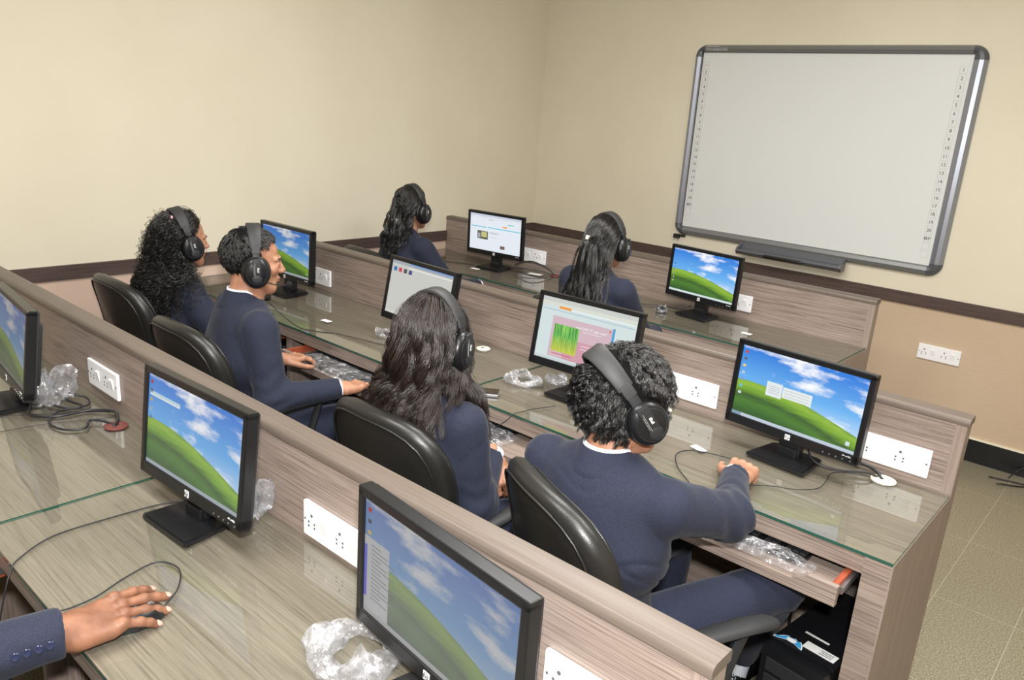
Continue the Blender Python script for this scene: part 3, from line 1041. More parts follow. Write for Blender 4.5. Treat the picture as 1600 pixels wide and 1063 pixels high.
def zc(pts, z=Z1):
    return [(p[0], p[1], p[2] if len(p) > 2 else z) for p in pts]


def grommet(x, y, mat, label, r_=0.03):
    r = thing('cable_grommet', (x, y, GT), 0, label, 'cable grommet')
    MB().lathe([(r_ - 0.001, 0), (r_, 0.001), (r_, 0.0035), (r_ - 0.004, 0.006), (0.012, 0.0065), (0.010, 0.0045), (0.0, 0.0045)], 28).build('cap', mat, r, True, 40)
    MB().lathe([(0.008, 0.0046), (0.008, 0.0052)], 16, Matrix.Translation((-0.008, 0.002, 0))).build('cable_slot', M['dark_void'], r)
    return r


grommet(3.517, 1.440, M['ivory'], 'ivory round cable grommet by the right end socket plate', 0.036)
grommet(2.768, 1.415, M['ivory'], 'ivory round cable grommet behind the tousled man')
grommet(2.42, 1.425, M['ivory'], 'ivory cable grommet behind the pale web page monitor')
grommet(1.87, 1.42, M['ivory'], 'ivory cable grommet right of the wavy hair')
grommet(1.756, -0.062, M['maroon'], 'maroon oval cable grommet on the near desk with two cables', 0.034)
grommet(1.058, 2.93, M['maroon'], 'maroon cable grommet on the far desk left of the ponytail woman')
grommet(0.40, 1.40, M['maroon'], 'maroon cable grommet behind the far left middle monitor')


def crumple(center, R, rr, flat, seed, label, arc=(0, 2 * PI), squash=(1, 1), lift=0.0, mat=None, name='plastic_wrap', tilt=0.0):
    """a loop of cable bagged in crinkled clear plastic"""
    g = np.random.default_rng(seed)
    closed = abs(arc[1] - arc[0] - 2 * PI) < 1e-3
    n, m = 44, 12
    V, F = [], []
    for i in range(n if closed else n + 1):
        a = arc[0] + (arc[1] - arc[0]) * i / n
        w = rr * (1 + 0.35 * math.sin(3 * a + seed) + 0.15 * math.sin(7 * a))
        for k in range(m):
            b = 2 * PI * k / m
            q = w * (0.88 + 0.22 * math.sin(5 * b + 9 * a + seed) * math.sin(4 * a + 2 * b) + 0.16 * g.random())
            x = (R + q * math.cos(b)) * math.cos(a) * squash[0]
            y = (R + q * math.cos(b)) * math.sin(a) * squash[1]
            z = max(0.0, w * flat + q * math.sin(b) * flat + lift * (0.5 + 0.5 * math.sin(a)) + tilt * y)
            V.append((x, y, z))
    nn = n
    for i in range(nn):
        j = (i + 1) % n if closed else i + 1
        for k in range(m):
            k2 = (k + 1) % m
            F.append((i * m + k, i * m + k2, j * m + k2, j * m + k))
    o = MB().add(V, [f[::-1] for f in F]).build(name, mat or M['crinkle'])
    o.location = center
    return tag(o, label, 'plastic wrap')


crumple((2.255, 1.235, GT), 0.062, 0.018, 0.75, 1, 'ring of clear plastic-wrapped cable below the pale web page monitor', squash=(1.0, 0.8))
crumple((1.485, 1.225, GT), 0.056, 0.015, 0.8, 2, 'ring of clear plastic-wrapped cable below the blank grey monitor', squash=(1.0, 0.85))
crumple((2.345, 1.335, GT), 0.025, 0.018, 0.7, 9, 'small white crumpled wrap by the ivory grommet, behind the pale web page monitor')
crumple((3.075, -0.17, GT), 0.058, 0.024, 0.9, 3, 'crumpled white plastic bag with red tint under the largest near monitor', squash=(1.1, 1.25))
crumple((1.452, -0.135, GT), 0.045, 0.032, 1.2, 4, 'crumpled translucent plastic bag beside the leftmost near monitor', squash=(1.0, 0.9), lift=0.02)
crumple((2.50, -0.035, GT), 0.018, 0.018, 1.6, 5, 'small clear plastic bundle behind the near hill monitor', lift=0.02)
crumple((0.43, 1.25, GT), 0.028, 0.018, 1.1, 6, 'small grey-white plastic bundle at the far left of the middle desk', squash=(1.4, 0.8))
crumple((1.975, 2.70, GT), 0.02, 0.012, 1.1, 7, 'small dark adapter wrapped in clear plastic left of the far right monitor base', mat=M['crinkle'])
tag(MB().rbox(1.95, 2.0, 2.685, 2.72, GT, GT + 0.03, 0.008).build('power_adapter', M['black_matte']), 'small black adapter left of the far right monitor base', 'adapter')

# keyboards in plastic covers on the trays


def keyboard(x, y, z, rz, label):
    r = thing('keyboard', (x, y, z), rz, label, 'keyboard', 'black keyboards on the pull-out trays')
    MB().rbox(-0.215, 0.215, -0.068, 0.068, 0, 0.014, 0.005).build('keyboard_body', M['black'], r)
    k = MB()
    for row in range(6):
        yy = 0.052 - row * 0.0195
        n = 22
        for i in range(n):
            xx = -0.202 + i * 0.0192
            if i in (15, 18) or (row == 5 and 4 <= i <= 8): continue
            k.rbox(xx - 0.0082, xx + 0.0082, yy - 0.0082, yy + 0.0082, 0.013, 0.021, 0.002)
    k.build('keys', M['black_matte'], r)
    MB().rbox(-0.13, -0.035, -0.0537, -0.0373, 0.013, 0.021, 0.002).build('space_bar', M['black_matte'], r)
    return r


def kb_cover(x, y, z, rz, w, d, seed, label):
    g = np.random.default_rng(seed)
    nx, ny = 34, 14
    V, F = [], []
    for j in range(ny + 1):
        for i in range(nx + 1):
            u, v = i / nx, j / ny
            e = min(u, 1 - u, v, 1 - v)
            zz = 0.003 + 0.015 * min(1, e * 8) + 0.004 * math.sin(u * 19 + 7 * math.sin(v * 5 + seed)) * min(1, e * 10) + 0.002 * g.random()
            V.append(((u - 0.5) * w + 0.002 * g.normal(), (v - 0.5) * d + 0.002 * g.normal(), zz))
    for j in range(ny):
        for i in range(nx):
            a = j * (nx + 1) + i
            F.append((a, a + 1, a + nx + 2, a + nx + 1))
    o = MB().add(V, F).build('keyboard_cover', M['crinkle'])
    o.location = (x, y, z)
    o.rotation_euler = (0, 0, rz)
    return tag(o, label, 'plastic cover', 'clear plastic covers on the keyboards')


TZ = 0.6645
for (kx, ky, cx_, cy_, w_, lk, lc) in (
        (3.27, 1.005, 3.29, 0.940, 0.46, 'black keyboard on the rightmost tray beside the foreground man', 'clear plastic over the front of the rightmost keyboard'),
        (2.22, 0.95, 2.23, 0.935, 0.50, 'keyboard on the tray of the woman with wavy hair', 'clear crinkled plastic over the wavy-haired woman\'s keyboard'),
        (1.50, 0.94, 1.51, 0.93, 0.48, 'keyboard under both hands of the short-haired man', 'frosted crinkled plastic over the short-haired man\'s keyboard')):
    keyboard(kx, ky, TZ, 0, lk)
    kb_cover(cx_, cy_ - 0.02, TZ + 0.007, 0, w_, 0.13 if kx < 3 else 0.085, int(kx * 100), lc)
crumple((1.70, 1.02, TZ), 0.04, 0.02, 0.5, 12, 'small crumpled clear bag at the back of the short-haired man\'s tray', squash=(1.6, 0.6))


def mouse(x, y, z, rz, label, name='computer_mouse'):
    r = thing(name, (x, y, z), rz, label, 'mouse', 'black computer mice')
    V, F = [], []
    N_, K_ = 12, 18
    for i in range(N_ + 1):
        th = PI / 2 * i / N_
        for k in range(K_):
            a = 2 * PI * k / K_
            ex = 0.031 * math.cos(th) ** 0.7 if i < N_ else 0
            ey = 0.053 * math.cos(th) ** 0.7 if i < N_ else 0
            V.append((ex * math.cos(a), ey * math.sin(a), 0.033 * math.sin(th) * (1 - 0.12 * math.sin(a))))
    for i in range(N_):
        for k in range(K_):
            F.append((i * K_ + k, i * K_ + (k + 1) % K_, (i + 1) * K_ + (k + 1) % K_, (i + 1) * K_ + k))
    F.append(tuple(range(K_ - 1, -1, -1)))
    MB().add(V, F).build('mouse_shell', M['black'], r, True, 60)
    MB().lathe([(0.004, -0.003), (0.008, -0.003), (0.008, 0.003), (0.004, 0.003)], 16, Matrix.Translation((0, 0.026, 0.023)) @ Matrix.Rotation(PI / 2, 4, 'Y')).build('scroll_wheel', M['silver'], r, True)
    return r


mouse(2.703, -0.415, GT, 0.0, 'black mouse under the brown hand on the near desk')
mouse(3.215, 1.115, GT, 0.1, 'black mouse under the ringed hand of the foreground man')
cable([(2.70, -0.362, GT + 0.006), (2.655, -0.312, Z1), (2.590, -0.278, Z1), (2.535, -0.300, Z1), (2.548, -0.372, Z1), (2.575, -0.44, Z1), (2.58, -0.49, Z1), (2.578, -0.514, GT + 0.002), (2.585, -0.528, GT - 0.02), (2.59, -0.54, 0.69)], 0.0017, 'thin mouse cable looping above the brown hand on the near desk', name='mouse_cable')
cable(zc([(2.34, -0.09), (2.30, -0.17), (2.285, -0.30), (2.285, -0.42), (2.33, -0.50, GT + 0.002), (2.355, -0.526, GT - 0.006), (2.37, -0.55, 0.70), (2.37, -0.6, 0.5)]), 0.0018, 'thin black cable crossing the near desk from the hill monitor to the front edge')
cable([(1.60, -0.33, Z1), (1.62, -0.20, Z1), (1.68, -0.05, Z1), (1.62, -0.05, Z1), (1.40, -0.42, Z1)], 0.0012, 'hair-thin grey cable across the far left of the near desk')
# two thick loops at the maroon grommet
cable([(1.44, -0.17, .80), (1.47, -0.20, .775), (1.53, -0.22, .766), (1.585, -0.17, .766), (1.60, -0.08, .768), (1.66, -0.03, .772), (1.73, -0.045, .772), (1.765, -0.07, .768), (1.76, -0.062, .764)], 0.0042, 'thick black power cable looping to the maroon grommet on the near desk', 8, 'power_cable')
cable([(1.45, -0.13, .80), (1.50, -0.10, .775), (1.55, -0.08, .766), (1.55, -0.15, .766), (1.62, -0.20, .766), (1.70, -0.19, .767), (1.73, -0.14, .768), (1.69, -0.11, .772), (1.72, -0.08, .770), (1.75, -0.064, .764)], 0.0038, 'second thick black cable lying in loops left of the maroon grommet', 8, 'power_cable')
cable([(1.47, -0.09, .79), (1.50, -0.05, .775), (1.545, -0.06, .766), (1.54, -0.12, .766), (1.47, -0.15, .77)], 0.0032, 'short black cable loop beside the plastic bag on the near desk', 8)
cable(zc([(3.30, 1.45, .80), (3.36, 1.40, .80), (3.42, 1.44, .79), (3.46, 1.46, .785), (3.495, 1.452, .775), (3.508, 1.442, .765)]), 0.005, 'thick black cable bending into the ivory grommet at the right', 8, 'power_cable')
cable([(3.27, 1.43, .82), (3.33, 1.36, .785), (3.40, 1.37, .775), (3.47, 1.41, .78), (3.50, 1.44, .766)], 0.0032, 'grey video cable beside the thick cable at the ivory grommet', 8, 'video_cable')
cable(zc([(3.172, 1.195, GT + .008), (3.15, 1.215), (3.09, 1.205), (3.02, 1.175), (3.0, 1.11), (3.05, 1.03), (3.10, 0.985), (3.13, 0.962, GT + .001), (3.16, 0.948, .745), (3.20, 0.94, .70)]), 0.0018, 'mouse cable of the foreground man, looping over the desk edge', name='mouse_cable')
cable(zc([(3.25, 1.08), (3.30, 1.13), (3.36, 1.165), (3.40, 1.22), (3.40, 1.29), (3.39, 1.36), (3.43, 1.41), (3.49, 1.436)]), 0.0015, 'thin cable from the foreground man\'s cuff to the ivory grommet')
cable(zc([(2.50, 1.13), (2.47, 1.05), (2.46, 0.99), (2.455, 0.957, GT + .0015), (2.44, 0.945, .74), (2.40, 0.93, .70)]), 0.0015, 'thin cable over the desk edge left of the tousled man')
cable(zc([(1.33, 1.05), (1.45, 1.08), (1.55, 1.10), (1.62, 1.13)]), 0.0016, 'thin cable on the middle desk left of the wavy hair, lying near the front edge')
cable([(0.98, 0.93, 0.85), (1.06, 0.955, 0.80), (1.14, 0.975, GT + .004), (1.22, 0.985, Z1), (1.33, 1.05, Z1)], 0.002, 'headset cable hanging from the short-haired man to the desk')
cable(zc([(0.30, 2.50), (0.37, 2.62), (0.45, 2.68), (0.55, 2.72)]), 0.0022, 'black cable on the far desk left of the web page monitor base')
cable([(0.80, 2.83, .80), (0.88, 2.88, .83), (0.95, 2.90, .82), (1.02, 2.92, .79), (1.05, 2.93, .766)], 0.004, 'black power cable arching from the web page monitor to the maroon grommet', 8, 'power_cable')
cable([(0.80, 2.79, .78), (0.90, 2.82, .79), (0.98, 2.88, .785), (1.045, 2.925, .766)], 0.0032, 'second cable from the web page monitor to the maroon grommet', 8, 'video_cable')
cable([(1.78, 2.72, .766), (1.85, 2.76, .767), (1.93, 2.80, .77), (2.02, 2.80, .775), (2.08, 2.84, .80)], 0.003, 'black cable behind the adapter at the far right monitor', 8)
cable([(3.55, 3.70, .012), (3.68, 3.80, .008), (3.72, 3.86, .05), (3.70, 3.92, .12), (3.63, 3.93, .06), (3.58, 3.85, .008)], 0.004, 'black cable loop on the floor by the front wall baseboard', 8)
cable([(3.5, 3.78, .007), (3.75, 3.84, .007), (4.0, 3.85, .007), (4.6, 3.88, .007)], 0.004, 'black cable running along the floor below the front baseboard', 8)


def sticker(x, y, w, d, rz, label):
    o = MB().box(-w / 2, w / 2, -d / 2, d / 2, 0, 0.0012).build('white_sticker', M['paper'])
    o.location = (x, y, GT)
    o.rotation_euler = (0, 0, rz)
    return tag(o, label, 'sticker')


sticker(1.13, 1.141, 0.05, 0.028, 0.1, 'small white sticker on the glass before the far left middle monitor')
sticker(3.023, 1.208, 0.05, 0.026, -0.3, 'small white sticker by the mouse cable of the foreground man')
sticker(0.631, 2.640, 0.06, 0.03, 0.1, 'small white sticker before the web page monitor')
sticker(2.477, 2.692, 0.05, 0.03, 0.0, 'small white sticker on the far desk right of its last monitor')
sticker(0.95, 2.86, 0.09, 0.05, 0.2, 'white card on the far desk below the socket plate')


def phone(x, y, rz, label, body):
    r = thing('mobile_phone', (x, y, GT), rz, label, 'mobile phone')
    MB().rbox(-0.029, 0.029, -0.052, 0.052, 0.0, 0.012, 0.004).build('phone_body', body, r)
    MB().rbox(-0.027, 0.027, -0.050, 0.050, 0.0115, 0.0145, 0.003).build('phone_cover', M['brown_gloss'], r)
    return r


M['brown_gloss'] = plain('dark_brown_gloss', srgb(52, 44, 38), 0.15)
phone(2.256, 1.025, -0.95, 'dark mobile phone with silver edge on the middle desk beside the wavy hair', M['silver'])
phone(0.60, 1.12, -0.6, 'black mobile phone on the desk before the short-haired man\'s face', M['black'])

# ------------------------------------------------------------------ computer towers


def tower(x, y, rz, label, w=0.18, d=0.40, h=0.40):
    r = thing('computer_tower', (x, y, 0.0), rz, label, 'computer tower')
    MB().rbox(-w / 2, w / 2, 0.02, d, 0.012, h, 0.006).build('case', M['black'], r)
    f = MB().rbox(-w / 2 - 0.003, w / 2 + 0.003, -0.03, 0.03, 0.008, h + 0.004, 0.02).build('front_panel', M['gloss_black'], r, True, 40)
    b = MB()
    for z in (0.33, 0.28): b.rbox(-w / 2 + 0.02, w / 2 - 0.02, -0.034, -0.026, z, z + 0.04, 0.002)
    b.build('drive_bay', M['black_matte'], r)
    v = MB()
    for i in range(9): v.box(-w / 2 + 0.03 + i * 0.013, -w / 2 + 0.036 + i * 0.013, -0.032, -0.028, 0.2, 0.24)
    v.build('front_vent', M['grey_hole'], r)
    for sx in (-1, 1):
        MB().rbox(sx * w / 2 * 0.8 - 0.012, sx * w / 2 * 0.8 + 0.012, 0.04, 0.08, 0, 0.013, 0.002).build('foot', M['black_matte'], r)
    c = Matrix.Translation((0.03, 0.065, h + 0.0006))
    MB().box(-0.045, 0.045, -0.017, 0.017, 0, 0.0006, c).build('white_label', M['paper'], r)
    t = MB()
    for i in range(3): t.box(-0.002 + (i % 2) * .004, 0.035, -0.010 + i * 0.008, -0.0075 + i * 0.008, 0.0007, 0.001, c)
    t.build('label_print', M['ink'], r)
    MB().box(-0.035, 0.035, -0.004, 0.004, 0, 0.0006, Matrix.Translation((-0.005, 0.115, h + 0.0006))).build('white_strip', M['paper'], r)
    out = [(-0.04, -0.012), (-0.03, -0.008), (-0.022, 0.004), (-0.012, 0.012), (-0.004, 0.006), (0.004, 0.014), (0.012, 0.008), (0.02, 0.012), (0.03, 0.0), (0.036, -0.016), (0.026, -0.014), (0.012, -0.008), (-0.01, -0.008), (-0.026, -0.016), (-0.038, -0.022)]
    c2 = Matrix.Translation((-0.045, 0.045, h + 0.001))
    MB().prism([(p[0] * 1.12, p[1] * 1.12) for p in out], 0, 0.0005, 'z', c2).build('sticker_border', M['paper'], r)
    MB().prism(out, 0.0005, 0.0009, 'z', c2).build('blue_sticker', M['sticker_blue'], r)
    MB().lathe([(0.012, 0.0009), (0.012, 0.0012)], 20, c2, 1.2, 0.7).build('sticker_oval', M['paper'], r)
    return r


tower(3.515, 0.955, -0.12, 'black computer tower with blue and white stickers under the right end of the middle desk')
tower(2.60, -0.66, 0.0, 'black computer tower under the near desk at the bottom left, with a white label', h=0.45)
mbp = thing('cable_plug', (3.30, 1.42, 0.0), 0, 'yellow banded plug hanging under the middle desk behind the tower', 'plug')
MB().tube([(0, 0, .50), (0.02, -.02, .52), (0.03, -0.04, 0.53)], 0.012, 8).build('plug_body', M['black_matte'], mbp)
MB().tube([(0.005, -.005, .505), (0.012, -.012, .512)], 0.0135, 8).tube([(0.02, -.02, .52), (0.024, -.028, .524)], 0.0135, 8).build('yellow_band', M['yellow'], mbp)
MB().tube(spline([(0, 0, .50), (-0.03, 0.03, .52), (-0.02, 0.05, .58), (0.03, 0.06, .60), (0.06, 0.05, .54), (0.04, .04, .45), (0.02, .04, .30), (0.03, .03, .01)], 6), 0.004, 6).build('plug_cable', M['cable'], mbp)
# ------------------------------------------------------------------ people
# bodies and clothes are distance fields turned into one smooth continuous surface each


def surf(f, lo, hi, h):
    """surface nets: vertices and quads of f = 0"""
    lo = np.array(lo, float)
    n = np.ceil((np.array(hi) - lo) / h).astype(int) + 1
    ax = [lo[i] + h * np.arange(n[i]) for i in range(3)]
    X, Y, Z = np.meshgrid(*ax, indexing='ij')
    P = np.stack([X, Y, Z], -1).reshape(-1, 3)
    val = f(P).reshape(n).astype(np.float32)
    s = val < 0
    nc = n - 1
    acc = np.zeros(tuple(nc) + (3,))
    cnt = np.zeros(tuple(nc))
    for a in range(3):
        sl0 = [slice(None)] * 3
        sl1 = [slice(None)] * 3
        sl0[a] = slice(0, -1)
        sl1[a] = slice(1, None)
        v0, v1 = val[tuple(sl0)], val[tuple(sl1)]
        e = s[tuple(sl0)] != s[tuple(sl1)]
        t = np.where(e, v0 / np.where(e, v0 - v1, 1), 0)
        b, c = [i for i in range(3) if i != a]
        for ob in (0, 1):
            for oc in (0, 1):
                ss = [slice(None)] * 3
                ss[b] = slice(ob, ob + nc[b])
                ss[c] = slice(oc, oc + nc[c])
                ee, tt = e[tuple(ss)], t[tuple(ss)]
                acc[..., a] += np.where(ee, tt, 0)
                acc[..., b] += ee * ob
                acc[..., c] += ee * oc
                cnt += ee
    on = cnt > 0
    idx = -np.ones(tuple(nc), int)
    idx[on] = np.arange(on.sum())
    base = np.stack(np.meshgrid(*[np.arange(k) for k in nc], indexing='ij'), -1)
    V = (base[on] + acc[on] / cnt[on][:, None]) * h + lo
    Q = []
    for a in range(3):
        b, c = (a + 1) % 3, (a + 2) % 3
        sl0 = [slice(1, -1)] * 3
        sl1 = [slice(1, -1)] * 3
        sl0[a] = slice(0, nc[a])
        sl1[a] = slice(1, nc[a] + 1)
        A, B = s[tuple(sl0)], s[tuple(sl1)]
        e = np.argwhere(A != B)
        if not len(e): continue
        inside = A[tuple(e.T)]
        g = e.copy()
        g[:, b] += 1
        g[:, c] += 1

        def cell(ob, oc):
            q = g.copy()
            q[:, b] -= ob
            q[:, c] -= oc
            return idx[tuple(q.T)]
        q = np.stack([cell(1, 1), cell(0, 1), cell(0, 0), cell(1, 0)], 1)
        q[~inside] = q[~inside][:, ::-1]
        Q.append(q)
    Q = np.concatenate(Q) if Q else np.zeros((0, 4), int)
    Q = Q[(Q >= 0).all(1)]
    return V, Q


def np_mesh(name, V, Q, mat, parent=None, smooth=True):
    me = bpy.data.meshes.new(name)
    k = Q.shape[1]
    me.vertices.add(len(V))
    me.vertices.foreach_set('co', np.asarray(V, np.float32).ravel())
    me.loops.add(len(Q) * k)
    me.loops.foreach_set('vertex_index', Q.astype(np.int32).ravel())
    me.polygons.add(len(Q))
    me.polygons.foreach_set('loop_start', np.arange(0, len(Q) * k, k, dtype=np.int32))
    me.update(calc_edges=True)
    me.validate()
    if smooth: me.polygons.foreach_set('use_smooth', np.ones(len(me.polygons), bool))
    me.materials.append(mat)
    o = bpy.data.objects.new(name, me)
    COL.objects.link(o)
    if parent: o.parent = parent
    return o


def A(*v):
    return np.array(v, float)


def smin(a, b, k):
    h = np.clip(0.5 + 0.5 * (b - a) / k, 0, 1)
    return b * (1 - h) + a * h - k * h * (1 - h)


def cone(P, a, b, r1, r2):
    a, b = np.asarray(a, float), np.asarray(b, float)
    d = b - a
    t = np.clip(((P - a) @ d) / (d @ d), 0, 1)
    return np.linalg.norm(P - a - t[:, None] * d, axis=1) - (r1 + (r2 - r1) * t)


def ell(P, c, r):
    q = (P - np.asarray(c, float)) / np.asarray(r, float)
    k = np.linalg.norm(q, axis=1)
    return (k - 1) * min(r) * (0.6 + 0.4 * np.clip(k, 0, 1.5))


def rotm(yaw=0, pitch=0, roll=0):
    """yaw turns left (ccw from above), pitch > 0 looks down, roll > 0 tilts head to its right"""
    cy, sy, cp, sp, cr, sr = math.cos(yaw), math.sin(yaw), math.cos(-pitch), math.sin(-pitch), math.cos(roll), math.sin(roll)
    Rz = A(cy, -sy, 0, sy, cy, 0, 0, 0, 1).reshape(3, 3)
    Rx = A(1, 0, 0, 0, cp, -sp, 0, sp, cp).reshape(3, 3)
    Ry = A(cr, 0, sr, 0, 1, 0, -sr, 0, cr).reshape(3, 3)
    return Rz @ Rx @ Ry


def waves(P, seed, f=1.0):
    g = np.random.default_rng(seed)
    out = np.zeros(len(P))
    for i in range(5):
        k = g.normal(size=3) * 22 * f
        out += np.sin(P @ k + g.random() * 6.3 + 1.5 * np.sin(P @ (g.normal(size=3) * 14 * f)))
    return out / 5


def ik(S, W, l1, l2, pole):
    """elbow or knee between S and W, bent towards pole"""
    S, W = np.asarray(S, float), np.asarray(W, float)
    d = W - S
    L = min(np.linalg.norm(d), (l1 + l2) * 0.995)
    u = d / np.linalg.norm(d)
    a = (l1 * l1 - l2 * l2 + L * L) / (2 * L)
    h = math.sqrt(max(l1 * l1 - a * a, 0))
    p = np.asarray(pole, float)
    p = p - u * (p @ u)
    p /= np.linalg.norm(p)
    return S + u * a + p * h


# ---------------------------------------------------------------- hands
HS_ = 1.0
FING = [(-0.028, 0.088, 0.070, 0.0088), (-0.0085, 0.093, 0.078, 0.0090), (0.011, 0.089, 0.072, 0.0086), (0.029, 0.080, 0.057, 0.0078)]


def hand_chain(curl=(0.25, 0.25, 0.25, 0.3), spread=1.0, thumb=(0.6, 0.2), side=1, drop=0.0):
    """joints in hand frame: y along fingers, z out of the back, x towards the little finger (for side = 1)"""
    out = []
    for i, (x, y, L, r) in enumerate(FING):
        p = A(x, y, 0.0)
        ang = -drop
        dirx = x * 2.4 * spread
        pts = [p.copy()]
        cu = curl[i]
        for seg, fr in enumerate((0.46, 0.30, 0.24)):
            ang -= cu * (0.9, 1.25, 0.9)[seg]
            d = A(dirx * math.cos(ang), math.cos(ang), math.sin(ang))
            d /= np.linalg.norm(d)
            p = p + d * L * fr
            pts.append(p.copy())
        out.append((pts, [r, r * 0.96, r * 0.88, r * 0.78]))
    sp, tc = thumb
    b = A(-0.024, 0.022, -0.008)
    d = A(-math.sin(sp), math.cos(sp), -0.30)
    d /= np.linalg.norm(d)
    p1 = b + d * 0.042
    d2 = A(-math.sin(sp - tc), math.cos(sp - tc), -0.25)
    d2 /= np.linalg.norm(d2)
    p2 = p1 + d2 * 0.032
    d3 = A(-math.sin(sp - 2 * tc), math.cos(sp - 2 * tc), -0.12)
    d3 /= np.linalg.norm(d3)
    p3 = p2 + d3 * 0.024
    out.append(([b, p1, p2, p3], [0.015, 0.0115, 0.0100, 0.0085]))
    if side < 0:
        out = [([A(-q[0], q[1], q[2]) for q in pts], rs) for pts, rs in out]
    return out


def hand_sdf(P, ch, side=1):
    m = -1 if side < 0 else 1
    d = cone(P, (0, -0.03, 0), (0, 0.02, -0.002), 0.0235, 0.026)
    # flat palm: cones to each knuckle
    for pts, rs in ch[:4]:
        q = pts[0]
        d = smin(d, cone(P, (q[0] * 0.55, 0.012, -0.004), q * A(1, 0.93, 1) + A(0, 0, -0.003), 0.0155, 0.0108), 0.012)
    d = smin(d, cone(P, (m * 0.024, 0.015, -0.008), (m * 0.028, 0.06, -0.007), 0.014, 0.012), 0.012)
    fs = None
    for pts, rs in ch:
        f = None
        for i in range(3):
            c = cone(P, pts[i], pts[i + 1], rs[i], rs[i + 1])
            f = c if f is None else np.minimum(f, c)
        # knuckle swelling
        for i in (1, 2):
            f = smin(f, np.linalg.norm(P - pts[i] - A(0, 0, 0.001), axis=1) - rs[i] * 1.03, 0.004)
        fs = f if fs is None else np.minimum(fs, f)
    d = smin(d, fs, 0.006)
    for pts, rs in ch[:4]:
        d = smin(d, np.linalg.norm(P - (pts[0] + A(0, -0.002, 0.003)), axis=1) - 0.0098, 0.006)
    return d


# ---------------------------------------------------------------- hair strands
HC, HR = A(0, -0.016, 0.034), A(0.079, 0.099, 0.090)


def strand_mesh(S, rad, name, mat, parent, taper=(1, 1, .95, .8, .35)):
    """S: strands x points x 3 -> three-sided tubes in one mesh"""
    N, Mn, _ = S.shape
    T = np.gradient(S, axis=1)
    T /= np.linalg.norm(T, axis=2, keepdims=True) + 1e-9
    ref = A(0.3, 0.5, 0.81)
    U = np.cross(T, ref)
    U /= np.linalg.norm(U, axis=2, keepdims=True) + 1e-9
    W = np.cross(T, U)
    prof = np.interp(np.linspace(0, 1, Mn), np.linspace(0, 1, len(taper)), taper) * rad
    rings = []
    for k in range(3):
        a = 2 * PI * k / 3
        rings.append(S + (U * math.cos(a) + W * math.sin(a)) * prof[None, :, None])
    V = np.stack(rings, 2).reshape(-1, 3)
    s = np.arange(N)[:, None, None]
    j = np.arange(Mn - 1)[None, :, None]
    k = np.arange(3)[None, None, :]
    a = (s * Mn + j) * 3 + k
    b = (s * Mn + j) * 3 + (k + 1) % 3
    Q = np.stack([a, b, b + 3, a + 3], -1).reshape(-1, 4)
    return np_mesh(name, V, Q, mat, parent)


def scalp_points(n, g, front=0.10, slope=0.62, low=-0.55):
    out = []
    while len(out) < n:
        u = g.normal(size=(n * 3, 3))
        u /= np.linalg.norm(u, axis=1, keepdims=True)
        ok = (u[:, 1] < slope * np.clip(u[:, 2], -0.2, 1) + front) & (u[:, 2] > low) & ((u[:, 2] > -0.6) | (u[:, 1] < -0.25)) & ~((np.abs(u[:, 0]) > 0.8) & (u[:, 2] < -0.15) & (u[:, 1] > -0.25))
        out += list(u[ok])
    return np.array(out[:n])


def grow(U, L, n, g, flow, stiff, grav, off, collide=None, R=None, O=None):
    """guide strands: flow(u) is the combing direction on the scalp (head frame)"""
    P = HC + U * HR
    D = flow(U)
    D += U * off['lift']
    D /= np.linalg.norm(D, axis=1, keepdims=True)
    pts = [P.copy()]
    gv = (A(0, 0, -1) @ R) if R is not None else A(0, 0, -1)   # gravity in head frame
    st = L / n
    for i in range(n):
        q = (P - HC) / HR
        k = np.linalg.norm(q, axis=1, keepdims=True)
        u = q / k
        near = np.clip(1 - (k - 1) * 4, 0, 1)
        tgt = flow(u) * near * stiff + gv * grav
        D = D * off.get('keep', 0.6) + tgt
        D /= np.linalg.norm(D, axis=1, keepdims=True)
        P = P + D * (st if np.isscalar(st) else st[:, None])
        q = (P - HC) / HR
        k = np.linalg.norm(q, axis=1, keepdims=True)
        mn = 1 + off['skin'] * min(1, (i + 1) / 3)
        P = np.where(k < mn, HC + q / k * mn * HR, P)
        if collide is not None:
            Wp = P @ R.T + O
            for _ in range(2):
                d = collide(Wp)
                e = 0.004
                grad = np.stack([collide(Wp + A(e, 0, 0)) - d, collide(Wp + A(0, e, 0)) - d, collide(Wp + A(0, 0, e)) - d], 1)
                grad /= np.linalg.norm(grad, axis=1, keepdims=True) + 1e-9
                push = np.clip(off.get('body', 0.012) - d, 0, 0.05)
                Wp = Wp + grad * push[:, None]
            P = (Wp - O) @ R
        pts.append(P.copy())
    return np.stack(pts, 1)


